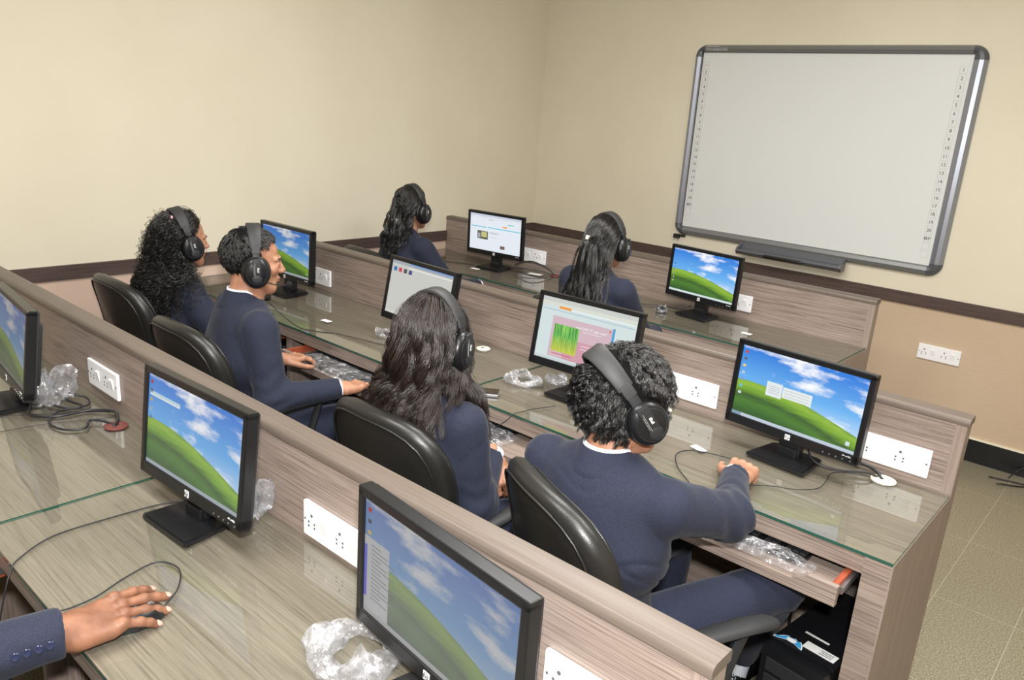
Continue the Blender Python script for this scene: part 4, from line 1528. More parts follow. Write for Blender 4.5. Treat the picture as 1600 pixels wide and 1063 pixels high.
def clumped(guides, per, g, spread, tight, wave, jit=0.0015):
    """children round each guide; wave = (amplitude, wavelength, start, random)"""
    K, n, _ = guides.shape
    L = np.linalg.norm(np.diff(guides, axis=1), axis=2).sum(1)
    s = np.linspace(0, 1, n)
    S = np.repeat(guides, per, 0)
    N = len(S)
    cid = np.repeat(np.arange(K), per)
    off = g.normal(size=(N, 3)) * spread
    fal = (1 - tight * s)[None, :, None]
    S = S + off[:, None, :] * fal
    amp, lam, start, rnd = wave
    T = np.gradient(S, axis=1)
    T /= np.linalg.norm(T, axis=2, keepdims=True) + 1e-9
    U = np.cross(T, A(0.2, 0.9, 0.4))
    U /= np.linalg.norm(U, axis=2, keepdims=True) + 1e-9
    W = np.cross(T, U)
    ph = (g.random(K) * 2 * PI)[cid] + g.normal(size=N) * rnd
    lam_k = (lam * (0.8 + 0.5 * g.random(K)))[cid]
    dist = L[cid][:, None] * s[None, :]
    env = np.clip((s - start) / 0.2, 0, 1)[None, :] * amp * (0.7 + 0.6 * g.random(K))[cid][:, None]
    arg = 2 * PI * dist / lam_k[:, None] + ph[:, None]
    S = S + U * (np.cos(arg) * env)[..., None] + W * (np.sin(arg) * env)[..., None]
    S += g.normal(size=S.shape) * jit * s[None, :, None]
    return S


def flow_down(whorl):
    w = np.asarray(whorl, float)
    w = w / np.linalg.norm(w)

    def f(u):
        t = u - w                                  # away from the whorl
        t = t - u * (t * u).sum(1, keepdims=True)
        return t / (np.linalg.norm(t, axis=1, keepdims=True) + 1e-6)
    return f


# ---------------------------------------------------------------- headphones


def press(S, tilt, sc):
    """the band and the cups press the hair down"""
    c, s = math.cos(tilt), math.sin(tilt)
    y = S[..., 1] * c + S[..., 2] * s
    z = -S[..., 1] * s + S[..., 2] * c
    q = (S - HC) / HR
    k = np.linalg.norm(q, axis=-1)
    w = np.clip((0.040 - np.abs(y)) / 0.014, 0, 1) * (z > 0.0) * (k < 1.6)
    lim = 1.10
    f = np.where(k > lim, 1 + (lim / k - 1) * w, 1.0)
    S = HC + (S - HC) * f[..., None]
    rr = np.hypot((S[..., 1] * c + S[..., 2] * s), (-S[..., 1] * s + S[..., 2] * c) + 0.018)
    w = np.clip((0.064 - rr) / 0.014, 0, 1) * (np.abs(S[..., 0]) > 0.05) * (np.abs(S[..., 0]) < 0.22)
    x = S[..., 0]
    lx = np.sign(x) * np.minimum(np.abs(x), 0.078)
    S = S.copy()
    S[..., 0] = x + (lx - x) * w
    return S


def headphones(R, O, label, mic=False, tilt=0.0, scale=1.0, hz=0.158):
    r = thing('headphones', tuple(O), 0, label, 'headphones', 'black over-ear headphones with padded bands')
    T3 = Matrix([list(map(float, R[i])) + [0] for i in range(3)] + [[0, 0, 0, 1]]) @ Matrix.Rotation(tilt, 4, 'X') @ Matrix.Scale(scale, 4)
    HZ, HX = hz, 0.100

    def arc(a, k=1.0):
        return Vector((HX * k * math.sin(a), 0, -0.02 + (HZ * k) * math.cos(a) ** 1.0 if abs(a) < PI / 2 else -0.02))

    def strip(a0, a1, w0, w1, th, n, name, mat, k=1.0, belly=0.0):
        V, F = [], []
        for i in range(n + 1):
            a = a0 + (a1 - a0) * i / n
            t = abs(a) / (PI / 2)
            w = w0 + (w1 - w0) * t
            c = arc(a, k)
            nrm = Vector((math.sin(a) / HX, 0, math.cos(a) / HZ)).normalized()
            for (yy, zz) in ((-1, -0.55), (-0.85, -1), (0.85, -1), (1, -0.55), (1, 0.55), (0.85, 1), (-0.85, 1), (-1, 0.55)):
                y = yy * w / 2
                hh = th / 2 * (1 + belly * (1 - abs(yy)))
                V.append(c + nrm * zz * hh + Vector((0, y, 0)))
        m = 8
        for i in range(n):
            for j in range(m):
                F.append((i * m + j, i * m + (j + 1) % m, (i + 1) * m + (j + 1) % m, (i + 1) * m + j))
        F.append(tuple(range(m - 1, -1, -1)))
        F.append(tuple(n * m + j for j in range(m)))
        return MB().add(V, [f for f in F], T3).build(name, mat, r, True, 50)
    strip(-0.98, 0.98, 0.052, 0.034, 0.012, 30, 'padded_band', M['band_pad'])
    for s in (-1, 1):
        strip(s * 0.92, s * 1.12, 0.034, 0.032, 0.014, 5, 'slider_block', M['black_matte'])
        strip(s * 1.10, s * 1.46, 0.024, 0.026, 0.006, 8, 'yoke', M['black_matte'], 1.02)
        # seam stitching along both edges of the pad
        Mx = T3 @ Matrix.Translation((s * 0.096, 0.0, -0.018)) @ Matrix.Rotation(s * PI / 2, 4, 'Y') @ Matrix.Scale(1.16, 4)
        cup = MB().lathe([(0.036, -0.014), (0.041, -0.010), (0.0425, 0.0), (0.041, 0.008), (0.036, 0.014), (0.026, 0.018), (0.012, 0.0195), (0.003, 0.020)], 32, Mx, 1.16, 1.0)
        cup.build('ear_cup', M['black'], r, True, 50)
        MB().tube([Vector((0.036 * 1.16 * math.cos(a), 0.036 * math.sin(a), -0.014)) for a in np.linspace(0, 2 * PI, 30, endpoint=False)], 0.0095, 8, Mx, True).build('ear_cushion', M['leather'], r, True, 80)
        MB().tube([Vector((0.031 * 1.16 * math.cos(a), 0.031 * math.sin(a), 0.0165)) for a in np.linspace(0, 2 * PI, 30, endpoint=False)], 0.0010, 5, Mx, True).build('cup_ring', M['black_matte'], r, True, 80)
        # flat arm running over the cup, with its tiny white print
        B = Mx
        V = []
        arm = MB()
        arm.rbox(-0.046, 0.012, -0.013, 0.013, 0.0135, 0.0215, 0.003, B)
        arm.lathe([(0.014, 0.012), (0.015, 0.0205), (0.010, 0.0225), (0.002, 0.0225)], 20, B @ Matrix.Translation((0.018, 0, 0)))
        am = arm.build('cup_arm', M['black_matte'], r, True, 40)
        if s == 1:
            tm = B @ Matrix.Translation((-0.012, 0.0035, 0.0219)) @ (Matrix.Rotation(PI, 4, 'Z') if s < 0 else Matrix.Identity(4))
            text_mesh('cup_lettering', 'iBall', 0.0095, tm, M['white_ink'], am)
            MB().box(-0.034, 0.010, -0.0062, -0.0056, 0.0216, 0.022, B).box(-0.026, 0.004, -0.0092, -0.0086, 0.0216, 0.022, B).build('cup_print', M['pale_ink'], am)
    if mic:
        p = spline([(-0.108 * -1, 0.01, -0.035), (0.104, 0.05, -0.058), (0.075, 0.095, -0.072), (0.055, 0.112, -0.074)], 6)
        MB().tube(p, 0.0022, 6, T3).build('microphone_boom', M['black_matte'], r, True)
        MB().lathe([(0.001, -0.013), (0.008, -0.010), (0.0115, -0.003), (0.0115, 0.004), (0.008, 0.010), (0.001, 0.012)], 16, T3 @ Matrix.Translation((0.05, 0.118, -0.074))).build('microphone_foam', M['foam'], r, True)
    r.location = (0, 0, 0)
    for c in r.children:
        c.matrix_parent_inverse = Matrix.Identity(4)
        c.location = (0, 0, 0)
    # parts were laid out about the head centre
    r.location = tuple(O)
    return r


M['band_pad'] = plain('grey_black_padding', srgb(46, 46, 48), 0.55, bump=(300, 0.1, 0.0005))
M['foam'] = plain('black_foam', srgb(22, 22, 24), 0.95, bump=(700, 0.6, 0.002))


# ---------------------------------------------------------------- a seated person


def person(spec):
    g = np.random.default_rng(spec.get('seed', 1))
    hx, hy = spec['hip']
    ty, lean, side_lean = spec['yaw'], spec.get('lean', 0.1), spec.get('side', 0.0)
    TL = spec.get('torso', 0.50)
    wid = spec.get('width', 1.0)
    hip = A(hx, hy, spec.get('hipz', 0.545))
    RT_ = rotm(ty, lean, side_lean)                      # torso frame
    N = hip + RT_ @ A(0, 0, TL)                          # base of the neck
    Rh = rotm(*spec['head'])                             # head frame
    HO = N + rotm(ty, lean * 0.6 + spec.get('neck', 0.15)) @ A(spec.get('hx', 0), 0.012, 0.145)
    HO = HO + A(*spec.get('hoff', (0, 0, 0)))
    SL = hip + RT_ @ A(-0.175 * wid, 0.0, TL - 0.062)
    SR = hip + RT_ @ A(0.175 * wid, 0.0, TL - 0.062)
    arms = []
    for s, S, key in ((-1, SL, 'L'), (1, SR, 'R')):
        a = spec[key]
        W = A(*a['wrist'])
        pole = a.get('pole', (s * 0.5, -0.5, -1))
        E = ik(S, W, 0.285, 0.255, pole)
        if 'elbow' in a: E = A(*a['elbow'])
        arms.append((s, S, E, W, a))
    skin_m = M[spec.get('skin', 'skin_light')]

    # ---- jacket
    def torso(P, grow_=0.0):
        q = (P - hip) @ RT_
        d = ell(q, (0, -0.005, -0.03), (0.185 * wid, 0.145, 0.13))
        d = smin(d, ell(q, (0, 0.0, 0.15), (0.152 * wid, 0.118, 0.19)), 0.07)
        d = smin(d, ell(q, (0, -0.002, 0.315), (0.172 * wid, 0.122, 0.165)), 0.06)
        for s in (-1, 1):
            d = smin(d, cone(q, (s * 0.158 * wid, 0.0, TL - 0.075), (s * 0.04, -0.006, TL - 0.040), 0.056, 0.066), 0.05)
            d = smin(d, cone(q, (s * 0.11 * wid, -0.030, TL - 0.20), (s * 0.03, -0.022, TL - 0.09), 0.080, 0.078), 0.06)
        return d - grow_

    def jacket(P):
        d = torso(P)
        q = (P - hip) @ RT_
        # centre seam and vent at the back, hem
        back = np.clip(-q[:, 1] * 20, 0, 1)
        d = d + 0.0022 * np.exp(-(q[:, 0] / 0.004) ** 2) * back
        for s, S, E, W, a in arms:
            fr = W + (E - W) / np.linalg.norm(E - W) * 0.012
            arm = cone(P, S, E, 0.066, 0.056)
            fore = cone(P, E, fr, 0.054, a.get('cuff', 0.040))
            arm = smin(arm, fore, 0.035)
            # folds at the elbow and along the sleeve
            t = np.linalg.norm(P - E, axis=1)
            ax = (W - S) / np.linalg.norm(W - S)
            fold = np.sin((P @ ax) * 95 + 3.0 * np.sin(P[:, 0] * 31 + P[:, 2] * 24 + s)) * np.exp(-(t / 0.10) ** 2) * 0.0045
            arm = arm + fold
            # armhole seam groove
            d = smin(d, arm, 0.024)
            dd = np.abs(np.linalg.norm(P - S, axis=1) - 0.072)
            out = (P - S) @ (RT_ @ A(s, 0, 0))
            d = d + 0.0016 * np.exp(-(dd / 0.004) ** 2) * (out < 0.02)
            # clean cuff
            u = (W - E) / np.linalg.norm(W - E)
            d = np.maximum(d, np.where(np.linalg.norm(P - W, axis=1) < 0.10, (P - W) @ u + a.get('pull', 0.0), -1))
        # long soft creases on the back and waist
        rid = np.abs(waves(P * A(1, 1, 1.6), spec.get('seed', 1) + 7, 0.62))
        d = d + 0.0034 * waves(P * A(1, 1, 1.5), spec.get('seed', 1), 0.75) + 0.0085 * np.clip(0.11 - rid, 0, 1) * 7.0 * np.clip(waves(P, 5, .4) + .45, 0, 1)
        return np.maximum(d, -(q[:, 2] + 0.115))

    allp = np.array([hip + A(-.25, -.2, -.16), hip + A(.25, .2, .1), N + A(-.1, -.1, .05), N + A(.1, .1, .05)] + [x for a_ in arms for x in (a_[1] - .09, a_[1] + .09, a_[2] - .08, a_[2] + .08, a_[3] - .07, a_[3] + .07)])
    lo, hi = allp.min(0), allp.max(0)
    V, Q = surf(jacket, lo, hi, spec.get('res', 0.0095))
    # ---- body (skin): head, neck, hidden trunk and arms in one field, hands joined finely
    nb = (N - HO) @ Rh                                  # neck base in head frame
    nt = (hip + RT_ @ A(0, 0.0, TL - 0.10) - HO) @ Rh

    def head(P):
        d = ell(P, (0, -0.014, 0.032), (0.0755, 0.096, 0.088))
        d = smin(d, ell(P, (0, 0.028, -0.035), (0.058, 0.062, 0.070)), 0.03)
        d = smin(d, cone(P, (-0.020, 0.064, -0.088), (0.020, 0.064, -0.088), 0.019, 0.019), 0.025)
        for s in (-1, 1):
            d = smin(d, cone(P, (s * 0.048, 0.03, -0.055), (s * 0.025, 0.062, -0.085), 0.02, 0.018), 0.02)     # jaw
            d = smin(d, ell(P, (s * 0.040, 0.064, -0.012), (0.022, 0.018, 0.02)), 0.018)                       # cheek
            d = smin(d, cone(P, (s * 0.012, 0.087, 0.026), (s * 0.046, 0.071, 0.028), 0.009, 0.008), 0.012)    # brow
            d = -smin(-d, ell(P, (s * 0.031, 0.094, 0.008), (0.018, 0.012, 0.010)), 0.008)                       # socket
            d = smin(d, ell(P, (s * 0.031, 0.076, 0.008), (0.0135, 0.0125, 0.0115)), 0.002)                      # eyelids
            e = ell(P, (s * 0.079, -0.002, -0.004), (0.007, 0.018, 0.031))
            d = smin(d, e, 0.006)
        d = smin(d, cone(P, (0, 0.085, 0.018), (0, 0.107, -0.018), 0.0065, 0.0095), 0.010)
        for s in (-1, 1):
            d = smin(d, np.linalg.norm(P - A(s * 0.010, 0.098, -0.022), axis=1) - 0.0078, 0.006)
        d = smin(d, ell(P, (0, 0.086, -0.046), (0.024, 0.012, 0.0062)), 0.006)
        d = smin(d, ell(P, (0, 0.084, -0.057), (0.021, 0.012, 0.0068)), 0.005)
        d = smin(d, cone(P, (0, -0.022, -0.03), nb, 0.055, 0.058), 0.025)
        d = smin(d, cone(P, nb, nt, 0.058, 0.085), 0.03)
        return d
    lo_h = np.minimum(A(-.11, -.14, -.13), nt - .07)
    hi_h = np.maximum(A(.11, .135, .14), nt + .07)
    Vh, Qh = surf(head, lo_h, hi_h, spec.get('hres', 0.0042))
    Vh = Vh @ Rh.T + HO
    VV, QQ = [Vh], [Qh]
    nv = len(Vh)

    def under(P):
        d = torso(P, -0.012)
        for s, S, E, W, a in arms:
            d = smin(d, cone(P, S, E, 0.050, 0.042), 0.03)
            d = smin(d, cone(P, E, W, 0.040, 0.028), 0.02)
        return d
    Vb, Qb = surf(under, lo, hi, 0.016)
    VV.append(Vb)
    QQ.append(Qb + nv)
    nv += len(Vb)
    nails = []
    hands_info = []
    for s, S, E, W, a in arms:
        d_ = A(*a['dir'])
        d_ /= np.linalg.norm(d_)
        n_ = A(*a.get('up', (0, 0, 1)))
        n_ = n_ - d_ * (n_ @ d_)
        n_ /= np.linalg.norm(n_)
        x_ = np.cross(d_, n_)
        Hm = np.stack([x_, d_, n_], 1)                   # columns
        ch = hand_chain(a.get('curl', (0.25, 0.25, 0.28, 0.3)), a.get('spread', 1.0), a.get('thumb', (0.6, 0.2)), s, a.get('drop', 0.1))
        hs = a.get('hs', 1.0)
        ew = (E - W) @ Hm / hs

        def hf(P, ch=ch, s=s, ew=ew):
            d = hand_sdf(P, ch, s)
            d = smin(d, cone(P, (0, -0.01, 0), ew * (0.11 / np.linalg.norm(ew)), 0.0245, 0.032), 0.018)
            return d
        pts = np.array([p for c in ch for p in c[0]] + [ew * (0.11 / np.linalg.norm(ew)), A(0, 0, 0)])
        V1, Q1 = surf(hf, pts.min(0) - .035, pts.max(0) + .035, a.get('res', 0.003))
        Hm = Hm * hs
        VV.append(V1 @ Hm.T + W)
        QQ.append(Q1 + nv)
        nv += len(V1)
        hands_info.append((s, Hm, W, ch))
    root = np_mesh('person', np.concatenate(VV), np.concatenate(QQ), skin_m)
    tag(root, spec['label'], 'person')
    jk = np_mesh('jacket', V, Q, M['suit'], root)
    # eyes, brows, lips
    for s in (-1, 1):
        V1, Q1 = surf(lambda P: ell(P, (s * 0.031, 0.0772, 0.008), (0.0100, 0.0120, 0.0050)), (s * 0.031 - .02, .06, -.01), (s * 0.031 + .02, .1, .025), 0.002)
        ey = np_mesh('eye', V1 @ Rh.T + HO, Q1, M['eye_white'], root)
        V1, Q1 = surf(lambda P: ell(P, (s * 0.031, 0.0865, 0.008), (0.0050, 0.0034, 0.0044)), (s * 0.031 - .01, .08, -.005), (s * 0.031 + .01, .095, .018), 0.0015)
        np_mesh('iris', V1 @ Rh.T + HO, Q1, M['hair_black'], ey)
        V1, Q1 = surf(lambda P: cone(P, (s * 0.014, 0.094, 0.028), (s * 0.047, 0.079, 0.030), 0.0040, 0.0028), (min(s * .01, s * .052) - .006, .065, .015), (max(s * .01, s * .052) + .006, .105, .04), 0.002)
        np_mesh('eyebrow', V1 @ Rh.T + HO, Q1, M['hair_black'], root)
    V1, Q1 = surf(lambda P: np.minimum(ell(P, (0, 0.0875, -0.0465), (0.0235, 0.0120, 0.0050)), ell(P, (0, 0.0855, -0.0565), (0.020, 0.012, 0.0056))), (-.03, .07, -.07), (.03, .105, -.035), 0.002)
    np_mesh('lips', V1 @ Rh.T + HO, Q1, M['lip'], root)
    # trousers, shoes
    legs = []
    for s, key in ((-1, 'legL'), (1, 'legR')):
        lg = spec.get(key, {})
        Hj = hip + rotm(ty) @ A(s * 0.09, 0.0, -0.02)
        An = A(*lg['ankle']) if 'ankle' in lg else hip + rotm(ty) @ A(s * 0.13, 0.42, 0) * A(1, 1, 0) + A(0, 0, 0.10 - hip[2])
        An[2] = lg['ankle'][2] if 'ankle' in lg else 0.10
        K = A(*lg['knee']) if 'knee' in lg else ik(Hj, An, 0.42, 0.43, rotm(ty) @ A(s * 0.15, 0.6, 0.8))
        legs.append((s, Hj, K, An, lg))

    def trous(P):
        q = (P - hip) @ rotm(ty)
        d = ell(q, (0, -0.01, -0.035), (0.175 * wid, 0.135, 0.105))
        for s, Hj, K, An, lg in legs:
            l = cone(P, Hj, K, 0.092, 0.068)
            l2 = cone(P, K, An, 0.066, 0.052)
            t = np.linalg.norm(P - K, axis=1)
            fold = np.sin(P @ (A(30, 60, 120))) * np.exp(-(t / 0.11) ** 2) * 0.004
            l = smin(l, l2, 0.03) + fold
            d = smin(d, l, 0.03)
            u = (An - K) / np.linalg.norm(An - K)
            d = np.maximum(d, np.where(np.linalg.norm(P - An, axis=1) < 0.12, (P - An) @ u - 0.0, -1))
        return d + 0.0035 * waves(P, spec.get('seed', 1) + 9, 0.9)
    lp = np.array([x for l_ in legs for x in (l_[1], l_[2], l_[3])] + [hip + A(-.2, -.17, -.12), hip + A(.2, .17, .08)])
    V1, Q1 = surf(trous, lp.min(0) - .11, lp.max(0) + .11, 0.013)
    np_mesh('trousers', V1, Q1, M['trouser'], root)
    for s, Hj, K, An, lg in legs:
        fy = lg.get('foot', ty)
        Rf = rotm(fy)
        O_ = An * A(1, 1, 0)

        def shoe(P):
            d = cone(P, (0, -0.03, 0.045), (0, 0.10, 0.032), 0.036, 0.034)
            d = smin(d, ell(P, (0, 0.155, 0.03), (0.042, 0.06, 0.03)), 0.03)
            d = smin(d, cone(P, (0, -0.035, 0.05), (0, -0.02, 0.075), 0.033, 0.034), 0.02)
            return np.maximum(np.maximum(d, 0.002 - P[:, 2]), -np.maximum(np.linalg.norm((P - A(0, -0.015, 0))[:, :2] / A(1, 1.25), axis=1) - 0.030, 0.062 - P[:, 2]))
        V1, Q1 = surf(shoe, (-.07, -.09, -.005), (.07, .23, .12), 0.005)
        np_mesh('shoe', V1 @ Rf.T + O_, Q1, M['gloss_black'], root)
        sk = An + (K - An) / np.linalg.norm(K - An) * 0.05
        V1, Q1 = surf(lambda P: cone(P, O_ + Rf @ A(0, -0.012, 0.055), sk, 0.034, 0.036), np.minimum(O_, sk) - .06, np.maximum(O_ + A(0, 0, .05), sk) + .06, 0.005)
        so = np_mesh('sock', V1, Q1, M[lg.get('sock', 'black_matte')], root)
        if lg.get('print'):
            c = O_ + A(0, 0, 0.088)
            mb = MB()
            for k in range(5):
                a = -1.5 + k * 0.16 + fy
                p = [c + A(0.0372 * math.cos(a), 0.0372 * math.sin(a), zz) + A(*(Rf @ A(0, -0.012, 0))) for zz in (-0.012 + 0.002 * k, 0.004 - 0.002 * k)]
                mb.tube(p, 0.0016, 5)
            mb.build('sock_print', M['ink'], so)
    # collar of the jacket and shirt
    def band(name, mat, prof, parent, front_gap=0.5, ax=(0.062, 0.066), drop=0.05):
        V, F = [], []
        ns = 40
        for i in range(ns + 1):
            a = -PI / 2 - (PI - front_gap / 2) + (2 * PI - front_gap) * i / ns
            ca, sa = math.cos(a), math.sin(a)
            fr = max(0.0, (sa + 0.2) / 1.2)                 # 1 at the front
            for r_, z in prof:
                V.append(N + RT_ @ A((ax[0] + r_) * ca, (ax[1] + r_) * sa - 0.004, z - drop * fr ** 1.3))
        m = len(prof)
        for i in range(ns):
            for j in range(m - 1):
                F.append((i * m + j, (i + 1) * m + j, (i + 1) * m + j + 1, i * m + j + 1))
        o = MB().add(V, F).build(name, mat, parent, True, 60)
        return o
    band('jacket_collar', M['suit'], [(-0.004, 0.004), (-0.002, 0.036), (0.002, 0.044), (0.008, 0.040), (0.016, 0.016), (0.026, 0.002), (0.034, -0.012), (0.032, -0.020)], jk, 0.9)
    if spec.get('shirt', True):
        band('shirt_collar', M['shirt'], [(-0.012, -0.01), (-0.009, 0.040), (-0.006, 0.050), (-0.002, 0.049), (0.001, 0.030)], root, 0.5)
    # shirt front and lapels, laid on the chest surface
    def chest_patch(name, mat, outline, off, parent):
        V, F = [], []
        nu, nvv = 8, 14
        for j in range(nvv + 1):
            z, xa, xb = outline(j / nvv)
            for i in range(nu + 1):
                x = xa + (xb - xa) * i / nu
                ys = np.linspace(0.0, 0.22, 70)
                q_ = np.stack([np.full(70, x), ys, np.full(70, z)], 1)
                dv = torso(q_ @ RT_.T + hip)
                ins = np.nonzero(dv < 0)[0]
                y = ys[ins[-1]] if len(ins) else 0.06
                V.append(hip + RT_ @ A(x, y + off, z))
        for j in range(nvv):
            for i in range(nu):
                a_ = j * (nu + 1) + i
                F.append((a_, a_ + nu + 1, a_ + nu + 2, a_ + 1))
        return MB().add(V, F).build(name, mat, parent, True, 0)
    chest_patch('shirt_front', M['shirt'], lambda t: (TL - 0.035 - 0.19 * t, -0.052 * (1 - t) - 0.002, 0.052 * (1 - t) + 0.002), 0.006, root)
    for s in (-1, 1):
        chest_patch('lapel', M['suit'], lambda t, s=s: (TL - 0.035 - 0.20 * t, s * (0.050 * (1 - t)), s * (0.050 * (1 - t) + 0.048 * math.sin(PI * min(1, t * 1.1 + 0.12)) ** 0.6 + 0.002)), 0.010, jk)
    # cuffs, buttons
    for s, S, E, W, a in arms:
        u = (W - E) / np.linalg.norm(W - E)
        if a.get('shirt', True):
            c0, c1 = W - u * 0.02, W + u * a.get('show', 0.012)
            q = MB()
            w = np.cross(u, A(0, 0, 1))
            w /= np.linalg.norm(w)
            t = np.cross(u, w)
            V, F = [], []
            for (c, rr) in ((c0, 0.034), (c1, 0.0345), (c1, 0.0315), (c0, 0.030)):
                for k in range(20):
                    b = 2 * PI * k / 20
                    V.append(c + (w * math.cos(b) + t * math.sin(b) * 0.86) * rr)
            for i in range(3):
                for k in range(20):
                    F.append((i * 20 + k, i * 20 + (k + 1) % 20, (i + 1) * 20 + (k + 1) % 20, (i + 1) * 20 + k))
            q.add(V, F).build('shirt_cuff', M['shirt'], root, True, 60)
        if a.get('buttons'):
            bd_ = A(*a['buttons'])
            bd_ = bd_ - u * (bd_ @ u)
            bd_ /= np.linalg.norm(bd_)
            for k in range(4):
                c = W - u * (0.026 + 0.0175 * k)
                # march out of the sleeve surface
                ts = np.linspace(0.02, 0.09, 60)
                dv = jacket(c + ts[:, None] * bd_)
                tt = ts[np.argmax(dv > 0)] if (dv > 0).any() else 0.045
                Mx = Matrix.Translation(tuple(c + bd_ * (tt - 0.001))) @ Vector(bd_).to_track_quat('Z', 'Y').to_matrix().to_4x4()
                MB().lathe([(0.0072, 0), (0.0076, 0.002), (0.006, 0.0032), (0.004, 0.0026), (0.001, 0.0026)], 16, Mx).build('sleeve_button', M['button'], jk, True)
    # nails and rings
    for s, Hm, W, ch in hands_info:
        a = [x for x in arms if x[0] == s][0][4]
        Mx4 = Matrix([list(map(float, Hm[i])) + [float(W[i])] for i in range(3)] + [[0, 0, 0, 1]])
        if a.get('nails'):
            for pts, rs in ch:
                tip, pre = pts[3], pts[2]
                u = (tip - pre) / np.linalg.norm(tip - pre)
                w = np.cross(u, A(0, 0, 1))
                w /= np.linalg.norm(w)
                nn = np.cross(w, u)
                Mt = Mx4 @ Matrix([[float(w[i]), float(u[i]), float(nn[i]), float((tip + nn * rs[3] * 0.66 + u * 0.0015)[i])] for i in range(3)] + [[0, 0, 0, 1]])
                MB().lathe([(0.0058, -0.001), (0.0056, 0.0012), (0.004, 0.0024), (0.0015, 0.003)], 16, Mt, 1.0, 1.25).build('fingernail', M['nail'], root, True)
        for fi, mt in a.get('rings', []):
            pts, rs = ch[fi]
            c = pts[0] * 0.45 + pts[1] * 0.55
            u = (pts[1] - pts[0]) / np.linalg.norm(pts[1] - pts[0])
            Mt = Mx4 @ Matrix.Translation(tuple(c)) @ Vector(u).to_track_quat('Z', 'Y').to_matrix().to_4x4()
            rg = MB()
            rg.tube([Vector((rs[0] * 1.08 * math.cos(b), rs[0] * 1.08 * math.sin(b), 0)) for b in np.linspace(0, 2 * PI, 20, endpoint=False)], 0.0014, 6, Mt, True)
            rgo = rg.build('finger_ring', M[mt], root, True)
            MB().lathe([(0.004, 0), (0.0045, 0.002), (0.002, 0.0035)], 12, Matrix.Translation(tuple(Vector(W) + Vector(Hm @ (c + A(0, 0, rs[0] * 1.05)))))).build('ring_stone', M[mt], rgo, True)
    # ---- hair
    st = spec['hair']
    ps = spec.get('pscale', 1.0)
    hm = M[st.get('mat', 'hair_black')]
    cap_off = st.get('cap', 0.004)

    def cap(P):
        d = ell(P, HC, HR + cap_off)
        q = (P - HC) / HR
        k = q / (np.linalg.norm(q, axis=1, keepdims=True) + 1e-9)
        face = k[:, 1] - (st.get('slope', 0.62) * np.clip(k[:, 2], -0.2, 1) + st.get('front', 0.10))
        d = np.maximum(d, face * 0.09)
        d = np.maximum(d, -(P[:, 2] - HC[2]) - 0.055 - 0.055 * np.clip(-k[:, 1], 0, 1))
        return d + 0.002 * waves(P, 3, 4)
    V1, Q1 = surf(cap, (-.1, -.14, -.09), (.1, .11, .15), 0.0045)
    hr = np_mesh('hair', V1 @ Rh.T + HO, Q1, M['scalp'], root)
    body_f = (lambda P: torso(P)) if st.get('long') else None
    for L_ in st['layers']:
        U = scalp_points(L_['guides'], g, st.get('front', 0.10), st.get('slope', 0.62), L_.get('low', -0.5))
        if 'where' in L_: U = U[L_['where'](U)]
        ln = L_['len'] * (0.75 + 0.5 * g.random(len(U)))
        G_ = grow(U, ln, L_['n'], g, L_['flow'], L_.get('stiff', 1.0), L_.get('grav', 0.3), L_['off'], body_f, Rh, HO)
        S_ = clumped(G_, L_['per'], g, L_.get('spread', 0.003), L_.get('tight', 0.3), L_['wave'], L_.get('jit', 0.0015))
        S_ = press(S_, spec.get('ptilt', 0.0), ps)
        strand_mesh(S_ @ Rh.T + HO, L_['rad'], 'hair_strands', hm, hr)
    for (pos, size, mt) in spec.get('clips', []):
        c = HO + Rh @ A(*pos)
        MB().rbox(-size[0], size[0], -size[1], size[1], -size[2], size[2], 0.002, Matrix.Translation(tuple(c)) @ Matrix([list(map(float, Rh[i])) + [0] for i in range(3)] + [[0, 0, 0, 1]])).build('hair_clip', M[mt], hr)
    headphones(Rh, HO, spec['phones'], spec.get('mic', False), spec.get('ptilt', 0.0), spec.get('pscale', 1.0), spec.get('hz', 0.160))
    return root


M['button'] = plain('navy_button', srgb(38, 45, 70), 0.15)
M['pink'] = plain('pink_plastic', srgb(226, 170, 190), 0.4)
M['white_clip'] = plain('pearl_clip', srgb(220, 216, 210), 0.2)
crown = flow_down((0.12, -0.55, 0.83))
topdown = flow_down((0.0, 0.05, 1.0))


def backflow(u):
    t = np.tile(A(0, -1.0, -0.35), (len(u), 1))
    t = t - u * (t * u).sum(1, keepdims=True)
    return t / (np.linalg.norm(t, axis=1, keepdims=True) + 1e-6)


SHORT = dict(low=-0.72)
SPECS = {}


def backdown(u):
    t = np.tile(A(0.0, -0.75, -0.75), (len(u), 1)) + u * A(0.85, 0.15, 0.1)
    t = t - u * (t * u).sum(1, keepdims=True)
    return t / (np.linalg.norm(t, axis=1, keepdims=True) + 1e-6)



